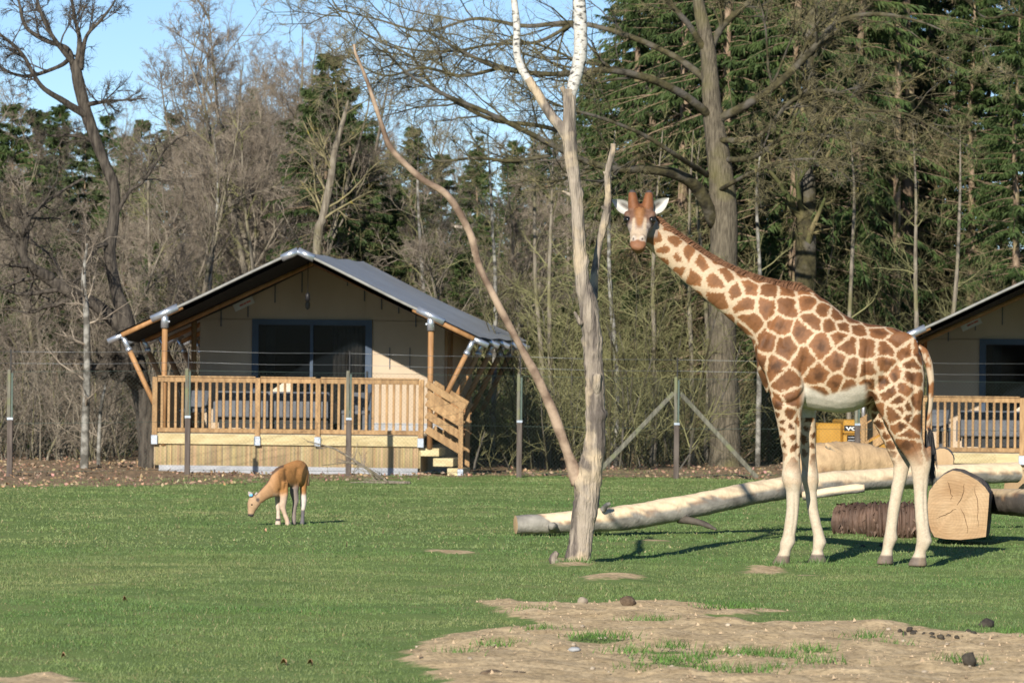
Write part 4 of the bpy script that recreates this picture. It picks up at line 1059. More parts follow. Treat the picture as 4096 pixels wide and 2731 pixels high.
# ---- gnarled broken oak at the left
YL = 90.2; kl = FPX / YL * 2.297 * 1.1
def l2(*pts): return [(at2(a, b, YL) + (0, d, 0), w / 2 / kl) for a, b, w, d in pts]
tr = l2((345, 1090, 60, 0), (340, 980, 52, 0), (325, 900, 50, 0), (310, 840, 56, 0), (295, 780, 50, 0), (285, 720, 40, 0), (265, 660, 30, 0), (252, 580, 30, 0), (262, 500, 27, 0), (262, 430, 26, 0), (238, 370, 26, 0), (215, 310, 30, 0), (195, 250, 30, 0), (180, 190, 30, 0), (172, 140, 22, 0))
ll = [l2((205, 270, 22, 0), (150, 235, 16, -.3), (100, 200, 11, -.6), (60, 130, 9, -.8), (15, 90, 8, -1.0), (-30, 60, 6, -1.1)),
      l2((180, 190, 22, 0), (165, 150, 18, .2), (150, 110, 14, .3), (100, 90, 12, .3), (55, 60, 10, .4), (40, 10, 7, .4), (30, -50, 5, .4)),
      l2((172, 150, 16, 0), (140, 110, 12, -.2), (110, 60, 10, -.4), (90, 0, 8, -.5), (85, -60, 5, -.5)),
      l2((176, 150, 16, 0), (180, 90, 12, .2), (168, 40, 10, .3), (160, -10, 8, .3), (150, -70, 5, .3)),
      l2((185, 160, 14, 0), (200, 90, 10, -.3), (235, 50, 8, -.4), (265, 10, 5, -.4), (285, -40, 3, -.4)),
      l2((200, 240, 14, 0), (240, 237, 9, -.4), (270, 235, 6, -.5), (345, 230, 3, -.6)),
      l2((165, 130, 14, 0), (130, 150, 10, .4), (60, 170, 9, .6), (10, 160, 7, .7), (-40, 130, 5, .8)),
      l2((120, 640, 30, 0), (60, 600, 22, -.2), (62, 540, 20, -.3), (68, 500, 20, -.3), (90, 480, 9, -.2), (140, 440, 8, 0), (190, 410, 6, .1)),
      l2((300, 770, 40, .1), (220, 700, 34, 0), (160, 670, 30, 0), (110, 640, 30, 0), (70, 610, 24, -.1), (40, 560, 14, -.3), (5, 500, 12, -.4), (-20, 420, 8, -.5)),
      l2((255, 560, 12, 0), (225, 570, 12, -.3), (195, 630, 10, -.5), (170, 660, 8, -.6)),
      l2((262, 500, 12, 0), (300, 440, 9, -.2), (330, 420, 7, -.3), (380, 350, 5, -.4), (410, 320, 4, -.4)),
      l2((245, 400, 14, 0), (215, 330, 10, .3), (170, 310, 8, .4), (110, 310, 6, .4)),
      l2((310, 850, 24, 0), (270, 860, 16, -.4), (205, 830, 13, -.7), (185, 815, 9, -.8)),
      l2((325, 880, 50, 0), (300, 850, 66, -.3), (278, 840, 70, -.6), (262, 836, 54, -.8), (256, 834, 20, -.9))]
limbs_tree('broken_oak', 'gnarled dark oak with twisted forked trunk left of the first tent', tr, ll, 'bark_dark', 'bark_dark', 'twig_dark', 81, n=(9, 6, 4, 3), L0=1.1, rtw=.0032)

# ---- overhanging dark branch in the top corner comes from a tree just outside
limbs_tree('bare_tree', 'leafless tree whose twigs hang into the sky beside the right frame edge', [(at(4330, 1900, 92) * (1, 1, 0), .2), (at(4300, 800, 92), .16), (at(4260, 100, 92), .12), (at(4250, -300, 92), .08)],
           [[(at(4270, 300, 92), .06), (at(4180, 120, 91), .045), (at(4060, 60, 90.5), .03), (at(3940, 70, 90.2), .02), (at(3850, -20, 90), .012)], [(at(4270, 450, 92), .05), (at(4150, 330, 91), .035), (at(4040, 300, 90.5), .02), (at(3960, 270, 90.2), .01)]], 'bark_grey', 'bark_moss', 'twig_lichen', 91, n=(8, 5, 4, 3))

# ---- fallen branch by the fence
def fallen_branch():
    Yb = 80.0; root_p = at(1640, 1945, Yb); r = np.random.default_rng(8)
    root = empty('fallen_branch', (root_p[0], root_p[1], 0)); tag(root, 'dry fallen branch lying on the grass against the fence', 'branch'); inv = Matrix.Translation((-root_p[0], -root_p[1], 0))
    m = MB(); P, R = [], []
    for pts in ([(1640, 1944, 80, 14), (1560, 1930, 80.3, 12), (1480, 1880, 80.8, 11), (1400, 1830, 81.4, 9), (1330, 1790, 81.8, 7), (1230, 1765, 82.0, 4)], [(1640, 1942, 80, 10), (1560, 1938, 80, 9), (1490, 1930, 80, 7), (1400, 1928, 80, 4)], [(1520, 1920, 80.3, 9), (1460, 1870, 80.5, 7), (1400, 1850, 80.7, 6), (1290, 1860, 80.8, 3)]):
        Q = spline(np.array([list(at(a, b, y)) + [w / 2 / (FPX / y * 4)] for a, b, y, w in pts]), 10); Q[:, 2] = np.maximum(Q[:, 2], .02); m.tube(Q[:, :3], Q[:, 3], 7); P.append(Q[:, :3]); R.append(Q[:, 3])
    me = m.mesh('limb'); me.transform(inv); link('limb', me, root, MATS['bark_grey'])
    q, rr, l = offshoots(r, np.array(P), np.array(R), 9, .2, 1, .4, 1.0, .55, .5, 5, .18, .02, rmin=.005); q2, r2, _ = offshoots(r, q, rr, 5, .2, 1, .4, 1.0, l * .5, .6, 3, .2, 0, rmin=.003)
    for a in (q, q2): a[..., 2] = np.maximum(a[..., 2], .01)
    c = MB(); c.tubes(q, rr, 4); c.tubes(q2, r2, 3); me = c.mesh('twigs'); me.transform(inv); link('twigs', me, root, MATS['twig_brown'])
fallen_branch()
# ------------------------------------------------------------------ dead tree and logs
def dead_tree():
    Y = 47.6
    k = FPX / Y * 2.297
    root = empty('dead_tree', tuple(at2(1326, 1297, Y) * (1, 1, 0)))
    tag(root, 'bare barkless dead tree with forked trunk and white birch bark at its top', 'tree')
    inv = Matrix.Translation((-root.location[0], -root.location[1], 0))
    wood = mat('dead_wood', (.115, .095, .08), (.34, .285, .225), rough=.8, nscale=3.2, stretch=(3.4, 3.4, .5), contrast=(.40, .58), bump=1.0, bscale=12, detail=12, col3=(.46, .365, .25), scale3=2.6, c3=(.50, .60))
    m_, nt, b = principled('birch_bark')
    N, L = nt.nodes, nt.links
    b.inputs['Roughness'].default_value = .7
    tc = N.new('ShaderNodeTexCoord'); mp = N.new('ShaderNodeMapping'); mp.inputs['Scale'].default_value = (5, 5, 9)
    L.new(tc.outputs['Object'], mp.inputs[0])
    n1 = N.new('ShaderNodeTexNoise'); n1.inputs['Scale'].default_value = 3.4; n1.inputs['Detail'].default_value = 6; L.new(mp.outputs[0], n1.inputs[0])
    r1 = N.new('ShaderNodeValToRGB'); e = r1.color_ramp.elements
    e[0].position, e[0].color = .34, (.05, .045, .04, 1); e[1].position, e[1].color = .47, (.46, .44, .40, 1)
    x_ = e.new(.66); x_.color = (.58, .56, .52, 1); x_ = e.new(.74); x_.color = (.30, .24, .18, 1)
    L.new(n1.outputs[0], r1.inputs[0]); L.new(r1.outputs[0], b.inputs['Base Color'])
    T = [(1324, 1306, 36, 0), (1327, 1285, 33, 0), (1333, 1250, 30, 0), (1340, 1200, 30.5, 0), (1347, 1150, 32, 0), (1352, 1100, 32, 0), (1361, 1050, 28, 0), (1367, 1000, 25, 0), (1368, 950, 23.5, 0), (1367, 900, 23, 0), (1364, 850, 23, 0), (1361, 800, 23, 0), (1358, 750, 23.5, 0),
         (1351, 700, 22, 0), (1339, 650, 18.5, 0), (1333, 600, 17, 0), (1330, 550, 16.5, 0), (1327, 500, 15.5, 0), (1323, 450, 15, 0), (1317, 400, 15, 0), (1310, 350, 16.5, 0), (1307, 310, 17, 0), (1307, 270, 15.5, 0), (1308, 225, 16.5, 0), (1309, 205, 15, 0)]
    tb = woody([at2(a, b_, Y) + (0, d, 0) for a, b_, r, d in T], [r * .94 / k for a, b_, r, d in T], 28, 150, .10, 1, knots=((.47, .6, .45), (.2, 2.0, .2), (.33, 4.2, .3), (.62, 4.5, .35), (.75, 5.0, .3)))
    me = tb.mesh('trunk'); me.transform(inv); link('trunk', me, root, wood)
    def limb(name, pts, n, S, mt, seed, rough=.08):
        b_ = woody([at2(a, c, Y) + (0, d, 0) for a, c, r, d in pts], [r / k for a, c, r, d in pts], S, n, rough, seed)
        me = b_.mesh(name); me.transform(inv); return link(name, me, root, mt)
    limb('branch', [(1330, 1110, 20, 0), (1312, 1062, 13.5, -.02), (1300, 1030, 11, -.04), (1275, 960, 12, -.06), (1245, 890, 10.5, -.08), (1222, 845, 10.5, -.1), (1200, 805, 8.5, -.12), (1165, 740, 9, -.14), (1130, 672, 8.5, -.16), (1100, 610, 8.5, -.18), (1083, 545, 9, -.2), (1055, 490, 8.5, -.22), (1022, 445, 8, -.24),
                   (975, 417, 7.5, -.26), (935, 382, 7, -.28), (897, 340, 6.5, -.3), (877, 285, 5.5, -.32), (857, 225, 5, -.34), (838, 172, 4.2, -.36), (820, 130, 3.6, -.38), (816, 108, 2.6, -.38)], 120, 10, mat('dead_branch', (.15, .10, .07), (.38, .28, .20), rough=.75, nscale=4, contrast=(.4, .6), bump=.3, bscale=20), 3, .10)
    limb('upright_branch', [(1356, 705, 12, .12), (1363, 680, 11, .30), (1366, 640, 10, .42), (1372, 595, 9, .5), (1381, 545, 8.5, .52), (1392, 505, 10, .5), (1398, 470, 9, .48), (1399, 440, 8, .46), (1397, 405, 8, .44), (1401, 375, 7, .42), (1409, 345, 7, .4), (1411, 326, 6.5, .4)], 60, 10, MATS['dead_wood'], 4, .10)
    ub = limb('birch_limb', [(1306, 235, 12, 0), (1316, 200, 14, 0), (1325, 165, 15, 0), (1333, 120, 16, 0), (1333, 60, 16, 0), (1330, 0, 15, 0), (1328, -80, 14, 0), (1320, -150, 12, .05)], 50, 14, m_, 5, .04)
    limb('birch_limb', [(1305, 325, 11, 0), (1288, 292, 12, 0), (1268, 268, 11.5, .02), (1235, 215, 10.5, .06), (1213, 180, 10, .08)], 30, 12, wood, 6, .05)
    limb('birch_limb', [(1216, 186, 9.6, .08), (1200, 160, 9.5, .1), (1187, 120, 9, .12), (1187, 60, 8.5, .14), (1181, 0, 8, .16), (1172, -70, 7, .18)], 40, 12, m_, 7, .05)
    ck = MB(); rr_ = np.random.default_rng(12)
    for line in ([(1356, 1078), (1351, 1110), (1344, 1160), (1338, 1200), (1332, 1250), (1328, 1292)], [(1362, 1000), (1356, 1030), (1352, 1070)], [(1320, 318), (1318, 370), (1321, 420)], [(1345, 760), (1344, 800), (1346, 850), (1347, 900), (1350, 950)], [(1318, 1160), (1316, 1200), (1312, 1260)]):
        pp = spline([at2(a, b_, Y) for a, b_ in line], 26); cen = np.array([np.interp(-p[2], [-at2(a, b_, Y)[2] for a, b_, r, d in T], [at2(a, b_, Y)[0] for a, b_, r, d in T]) for p in pp][:]); rad = np.array([np.interp(-p[2], [-at2(a, b_, Y)[2] for a, b_, r, d in T], [r * .94 / k for a, b_, r, d in T]) for p in pp])
        dx = np.clip((pp[:, 0] - cen) / rad, -.9, .9); pp[:, 1] = Y - rad * np.sqrt(1 - dx ** 2) * 1.0 + .002; pp[:, 0] += rr_.normal(0, .003, 26)
        ck.tube(pp, .0065 * np.sin(np.linspace(.15, math.pi - .1, 26)) + .001, 5)
    cm = ck.mesh('cracks'); cm.transform(inv); tag(link('cracks', cm, root, mat('crack_black', (.03, .025, .02), rough=.95)), kind='stuff')
    for nm, pts, sd in (('stub', [(1306, 228, 7, 0), (1296, 212, 7, -.02), (1290, 200, 5, -.03)], 8), ('stub', [(1362, 960, 8, .04), (1368, 910, 12, -.03), (1370, 880, 12, -.09), (1371, 864, 11, -.10), (1371, 859, 10.5, -.10)], 9), ('stub', [(1314, 450, 5, 0), (1296, 441, 3, -.02), (1293, 438, 2, -.02)], 10),
                        ('stub', [(1400, 408, 4, .44), (1392, 396, 3, .42), (1388, 390, 2, .42)], 15), ('stub', [(1396, 484, 4, .48), (1387, 474, 3, .46), (1384, 470, 2, .46)], 16), ('stub', [(1098, 600, 5, -.18), (1086, 585, 3.5, -.2)], 17), ('stub', [(1062, 525, 5, -.21), (1048, 522, 4, -.22), (1044, 520, 2, -.22)], 18),
                        ('stub', [(1335, 745, 7, -.05), (1322, 722, 4, -.09), (1319, 716, 2, -.09)], 11), ('root', [(1312, 1300, 16, -.02), (1296, 1300, 13, -.08), (1278, 1293, 11, -.14), (1270, 1281, 10, -.15), (1280, 1266, 6, -.16)], 12), ('root', [(1340, 1296, 16, -.05), (1352, 1308, 9, -.1)], 13)):
        limb(nm, pts, 12, 10, wood, sd, .12)
dead_tree()

def log_mat(name, peel, bark):
    return mat(name, peel, attr='Col', rough=.7, nscale=9, stretch=(1, 1, 1), contrast=(.13, 0), bump=.35, bscale=26)
LOGM = log_mat('log_surface', (.7, .6, .4), (.2, .18, .14))
CUT = mat('cut_wood', (.36, .235, .125), (.49, .345, .20), rough=.75, nscale=2.2, stretch=(2.2, 1, .9), contrast=(.3, .7), bump=.2, bscale=30, detail=8, col3=(.38, .22, .11), scale3=3.2, c3=(.6, .75))

def log(name, label, pts, rad, n=60, S=20, peel=(.76, .60, .39), bark=(.17, .155, .125), thr=.25, peel_dir=(0, -.45, 1), rough=.05, seed=0, kids=(), cut='cut_end', ribs=0, group=None, thr_t=None):
    pts = np.asarray(pts, float); base = pts[0]
    root = empty(name, (base[0], base[1], 0)); tag(root, label, 'log', group)
    inv = Matrix.Translation((-base[0], -base[1], 0))
    mb = woody(pts, rad, S, n, rough, seed, cap=False)
    if ribs:
        V = mb.v[0]; Q = spline(np.column_stack((pts, rad)), n); c = np.repeat(Q[:, :3], S, 0); tt_ = np.repeat(np.linspace(0, ribs * math.pi, n), S); w = 1 + .08 * np.abs(np.sin(tt_ + .5 * np.sin(tt_ * .37 + seed) + .35 * fbm(np.tile(np.arange(S), n) * .31, tt_ * .3, 1.0, seed))) + .10 * fbm(np.tile(np.arange(S), n) * .9, tt_ * 2.2, 1.0, seed + 1)
        mb.v[0] = c + (V - c) * w[:, None]
    me = mb.mesh('bark' if thr > 1 else 'peeled_trunk'); V = co_of(me); Nn = norm(V - np.repeat(spline(pts, n), S, 0))
    s = Nn @ norm(peel_dir) + .34 * fbm(V[:, 0] * 1.7, V[:, 2] * 5 + V[:, 1] * 2, 1.4, seed) + .15 * fbm(V[:, 0] * 6, V[:, 2] * 11, 1.4, seed + 3)
    if thr_t is not None: s = s - np.interp(np.repeat(np.linspace(0, 1, n), S), *thr_t)
    f = smoothstep(thr - .02, thr + .03, s)[:, None]
    streak = (1 - .22 * smoothstep(.25, .5, fbm(V[:, 0] * 3.0, V[:, 2] * 28 + V[:, 1] * 20, 1.2, seed + 5)))[:, None]
    bt = 1 + .45 * fbm(V[:, 0] * 5, V[:, 2] * 7 + V[:, 1] * 5, 1.6, seed + 8)[:, None]
    edge = np.exp(-((s - thr) / .06) ** 2)[:, None] * .5
    c = (np.array(peel) * streak) * f + np.array(bark) * bt * (1 - f)
    c = c * (1 - edge) + np.array((.33, .17, .075)) * edge
    set_color(me, np.clip(c, .01, .95)); me.transform(inv)
    link(me.name, me, root, LOGM)
    for end in (0, -1):
        q = spline(np.column_stack((pts, rad)), n)[end, :3]; ringv = mb.v[0][:S] if end == 0 else mb.v[0][(n - 1) * S:]
        e = MB(); cpt = ringv.mean(0); d = norm(spline(pts, n)[0] - spline(pts, n)[1]) if end == 0 else norm(spline(pts, n)[-1] - spline(pts, n)[-2])
        V2 = np.concatenate((ringv, ringv * .5 + cpt * .5 + d * .006, (cpt + d * .008)[None]))
        e.add(V2, [(i, (i + 1) % S, S + (i + 1) % S, S + i) for i in range(S)], [(S + i, S + (i + 1) % S, 2 * S) for i in range(S)])
        em = e.mesh(cut, False); em.transform(inv); link(cut, em, root, CUT)
    for nm, kp, kr in kids:
        kb = woody(kp, kr, 10, 14, .12, seed + 4); km = kb.mesh(nm); v = co_of(km)
        kc = (np.array((.085, .072, .058)) if nm == 'side_branch' else np.array(bark))[None] * (1 + .3 * fbm(v[:, 0] * 8, v[:, 2] * 8, 2, 1.0))[:, None]
        if nm == 'broken_branch': kc = np.where((no_of(km)[:, 2] > -.2)[:, None], np.array(peel), kc)
        set_color(km, np.clip(kc, .01, .9)); km.transform(inv); link(nm, km, root, LOGM)
    return root

def logs():
    # long peeled log, butt on the grass, far end raised on the pile
    L = [(1184, 1204, 55.6, 24), (1260, 1201, 55.7, 26), (1330, 1196, 55.8, 29), (1420, 1190, 56.0, 31.5), (1520, 1175, 56.3, 32), (1620, 1155, 56.6, 30), (1720, 1134, 57.0, 29), (1800, 1121, 57.3, 28.5), (1900, 1109, 57.7, 28), (2000, 1101, 58.1, 27), (2120, 1092, 58.5, 26), (2240, 1088, 58.9, 26), (2336, 1085, 59.2, 25.5)]
    P = [at2(a, b, y) for a, b, y, r in L]; R = [r * .9 / (FPX / y * 2.297) for a, b, y, r in L]
    P[0][2] = max(P[0][2], R[0] - .02)
    log('peeled_log', 'long peeled pale trunk lying from the dead tree up onto the log pile', P, R, 120, 22, thr=.52, seed=1, bark=(.24, .225, .195), peel=(.68, .54, .36), thr_t=([0, .05, .09, .4, 1], [.8, .7, -.12, .02, -.05]),
        kids=(('side_branch', [at2(1560, 1190, 56.4), at2(1600, 1198, 56.2), at2(1625, 1206, 56.1), at2(1645, 1216, 56.0)], [.055, .042, .032, .012]),
              ('broken_branch', [at2(1845, 1138, 57.3), at2(1900, 1130, 57.2), at2(1960, 1122, 57.2), at2(1985, 1121, 57.2)], [.055, .06, .058, .05]),
              ('knot', [at2(1385, 1170, 55.75), at2(1393, 1160, 55.7), at2(1402, 1156, 55.7)], [.04, .032, .02]),
              ('knot', [at2(1270, 1210, 55.6), at2(1268, 1208, 55.45), at2(1267, 1206, 55.4)], [.06, .05, .035])))
    # thick sawn log, face to the camera
    Yf = 54.5
    F = [(2133, 1200), (2130, 1160), (2134, 1128), (2150, 1106), (2168, 1090), (2188, 1080), (2206, 1083), (2226, 1092), (2246, 1104), (2262, 1118), (2272, 1133), (2270, 1165), (2267, 1200), (2264, 1232), (2235, 1236), (2205, 1239), (2170, 1237), (2146, 1232), (2138, 1218)]
    f = np.array([at2(a, b, Yf) for a, b in F]); f[:, 2] = np.maximum(f[:, 2], -.02); cen = f.mean(0)
    root = empty('sawn_log', (cen[0], Yf, 0)); tag(root, 'thick sawn log end with flat orange face standing on the grass behind the giraffe', 'log')
    inv = Matrix.Translation((-cen[0], -Yf, 0)); ax = np.array((.13, 1.0, 0.0))
    n = len(F); m = MB(); r = np.random.default_rng(4)
    inner = cen + (f - cen) * .55 + r.normal(0, .004, (n, 3)); in2 = cen + (f - cen) * .2
    m.add(np.concatenate((f, inner, in2, cen[None])), [(i, (i + 1) % n, n + (i + 1) % n, n + i) for i in range(n)] + [(n + i, n + (i + 1) % n, 2 * n + (i + 1) % n, 2 * n + i) for i in range(n)], [(2 * n + i, 2 * n + (i + 1) % n, 3 * n) for i in range(n)])
    em = m.mesh('sawn_face', False); em.transform(inv)
    fm, nt, b = principled('sawn_face'); N, L = nt.nodes, nt.links; b.inputs['Roughness'].default_value = .8
    tc = N.new('ShaderNodeTexCoord'); mp = N.new('ShaderNodeMapping'); mp.inputs['Location'].default_value = (.12, 0, -.30); L.new(tc.outputs['Object'], mp.inputs[0])
    wv = N.new('ShaderNodeTexWave'); wv.wave_type = 'RINGS'; wv.rings_direction = 'Y'; wv.inputs['Scale'].default_value = 9; wv.inputs['Distortion'].default_value = 2.2; wv.inputs['Detail'].default_value = 4; wv.inputs['Detail Scale'].default_value = 1.6; L.new(mp.outputs[0], wv.inputs[0])
    sw = N.new('ShaderNodeMapping'); sw.inputs['Scale'].default_value = (2, 1, 14); sw.inputs['Rotation'].default_value = (0, .5, 0); L.new(tc.outputs['Object'], sw.inputs[0])
    nz = N.new('ShaderNodeTexNoise'); nz.inputs['Scale'].default_value = 3; nz.inputs['Detail'].default_value = 8; L.new(sw.outputs[0], nz.inputs[0])
    n2 = N.new('ShaderNodeTexNoise'); n2.inputs['Scale'].default_value = 2.2; n2.inputs['Detail'].default_value = 5; L.new(tc.outputs['Object'], n2.inputs[0])
    r1 = N.new('ShaderNodeValToRGB'); e = r1.color_ramp.elements; e[0].position, e[0].color = .3, (.30, .175, .08, 1); e[1].position, e[1].color = .62, (.47, .325, .185, 1); L.new(n2.outputs[0], r1.inputs[0])
    def mulby(col, src, lo, hi):
        k_ = N.new('ShaderNodeMapRange'); k_.inputs[3].default_value, k_.inputs[4].default_value = lo, hi; L.new(src, k_.inputs[0])
        x_ = N.new('ShaderNodeMix'); x_.data_type = 'RGBA'; x_.blend_type = 'MULTIPLY'; x_.inputs[0].default_value = 1; L.new(col, x_.inputs[6]); L.new(k_.outputs[0], x_.inputs[7]); return x_.outputs[2]
    o_ = mulby(mulby(r1.outputs[0], wv.outputs[1], .94, 1.03), nz.outputs[0], .72, 1.25); L.new(o_, b.inputs['Base Color'])
    bp = N.new('ShaderNodeBump'); bp.inputs['Strength'].default_value = .5; bp.inputs['Distance'].default_value = .02; L.new(nz.outputs[0], bp.inputs['Height']); L.new(bp.outputs[0], b.inputs['Normal'])
    link('sawn_face', em, root, fm)
    m = MB(); rings = [cen + (f - cen) * (1.0 + (.02 if t > .01 else 0.0)) + ax * t + (r.normal(0, .008, f.shape) if t > .01 else 0) for t in (.006, .03, .3, .6, .9, 1.2)]
    m.loft(rings); bm_ = m.mesh('bark'); bm_.transform(inv); link('bark', bm_, root, mat('log_bark', (.07, .055, .045), (.17, .14, .11), rough=.9, nscale=12, bump=.9, bscale=18))
    crack = MB()
    for a, b in (((2205, 1165), (2222, 1225)), ((2238, 1120), (2246, 1210)), ((2176, 1105), (2184, 1150)), ((2195, 1168), (2150, 1190)), ((2200, 1160), (2215, 1110))):
        p, q = at2(*a, Yf) - (0, .004, 0), at2(*b, Yf) - (0, .004, 0); pts = spline([p, (p + q) / 2 + (.02, 0, 0), q], 9); pts[:, 0] += r.normal(0, .006, 9)
        crack.tube(pts, [.001, .003, .004, .003, .004, .003, .003, .002, .001], 5)
    cm = crack.mesh('drying_cracks'); cm.transform(inv); link('drying_cracks', cm, root, mat('crack_dark', (.10, .06, .03), rough=.9))
    # dark ribbed logs below the long one
    def dk(name, label, a, b, Ya, Yb, r0, ribs, seed):
        p, q = at2(*a, Ya), at2(*b, Yb); p[2] = r0 - .02; q[2] = r0 - .01
        log(name, label, [p, p * .67 + q * .33, p * .33 + q * .67, q], [r0, r0 * 1.04, r0 * 1.04, r0], 90, 20, peel=(.3, .2, .13), bark=(.105, .066, .048), thr=1.6, seed=seed, ribs=ribs, rough=.16)
        rg = np.random.default_rng(seed); nf = 240; f_ = rg.random(nf)[:, None]; cc_ = p * (1 - f_) + q * f_; th_ = rg.uniform(0, 6.28, nf); rad_ = np.stack((0 * th_, np.cos(th_), np.sin(th_)), -1)
        s_ = rg.uniform(.015, .05, nf)[:, None]; c0 = cc_ + rad_ * r0 * 1.07; tx = np.stack((rg.normal(0, .5, nf), -np.sin(th_), np.cos(th_)), -1); ax_ = np.array((1.0, 0, 0))
        FV = np.stack((c0 - ax_ * s_ * .5, c0 + ax_ * s_ * .5, c0 + tx * s_ * 1.6 + rad_ * s_ * .9), 1).reshape(-1, 3); FV[:, 2] = np.maximum(FV[:, 2], .005)
        fm_ = mesh_np('bark_flakes', FV, None, np.arange(nf * 3).reshape(-1, 3), smooth=False); set_color(fm_, np.repeat(np.array((.12, .078, .055)) * rg.uniform(.4, 1.5, (nf, 1)), 3, 0)); fm_.transform(Matrix.Translation((-p[0], -p[1], 0)))
        lo_ = [o for o in COL.objects if o.type == 'EMPTY' and o.get('label') == label][0]; tag(link('bark_flakes', fm_, lo_, LOGM), kind='stuff')
    dk('bark_log', 'short dark ribbed bark log half hidden under the long peeled log', (1924, 1165), (2015, 1165), 57.2, 56.95, .19, 4, 21)
    dk('bark_log', 'dark ribbed bark log lying against the thick sawn log', (1990, 1170), (2150, 1170), 56.35, 56.25, .215, 8, 22)
    # peeled logs lying behind
    Yb = 61.5
    P = [at2(1820, 1078, Yb), at2(1880, 1066, Yb), at2(1950, 1062, Yb + .2), at2(2030, 1072, Yb + .4), at2(2110, 1084, Yb + .6)]
    P = [p * (1, 1, 0) + (0, 0, .44) if p[2] < .44 else p for p in P]
    log('peeled_log', 'broad tan peeled log lying behind the long pale trunk', P, [.27, .28, .28, .26, .24], 60, 20, peel=(.46, .32, .18), thr=-.1, seed=31,
        kids=(('broken_branch', [at2(1935, 1052, Yb), at2(1915, 1036, Yb - .1), at2(1900, 1022, Yb - .15), at2(1896, 1017, Yb - .15)], [.09, .065, .035, .01]),))
    p = at2(2163, 1056, 59.7)
    log('felled_log', 'small log with round reddish cut end pointing at the camera between the peeled logs', [p, p + (.12, 1.2, .0), p + (.25, 2.4, -.02)], [.15, .15, .145], 24, 18, peel=(.5, .3, .15), bark=(.2, .17, .13), thr=1.6, seed=33)
    a, b = at2(2276, 1150, 56.0), at2(2440, 1168, 53.6)
    log('bark_log', 'dark log with pale peeled top running out of frame beside the thick sawn log', [a, (a + b) / 2 + (0, 0, .02), b], [.15, .165, .18], 50, 18, peel=(.50, .38, .23), bark=(.10, .085, .07), thr=.55, peel_dir=(0, .15, 1), seed=35)
    a, b = at2(2330, 1120, 60.0), at2(2480, 1128, 60.5)
    log('peeled_log', 'tan peeled log end beyond the long trunk at the right', [a, (a + b) / 2, b], [.24, .25, .25], 40, 18, peel=(.46, .33, .19), bark=(.2, .17, .13), thr=-.2, seed=37)
logs()

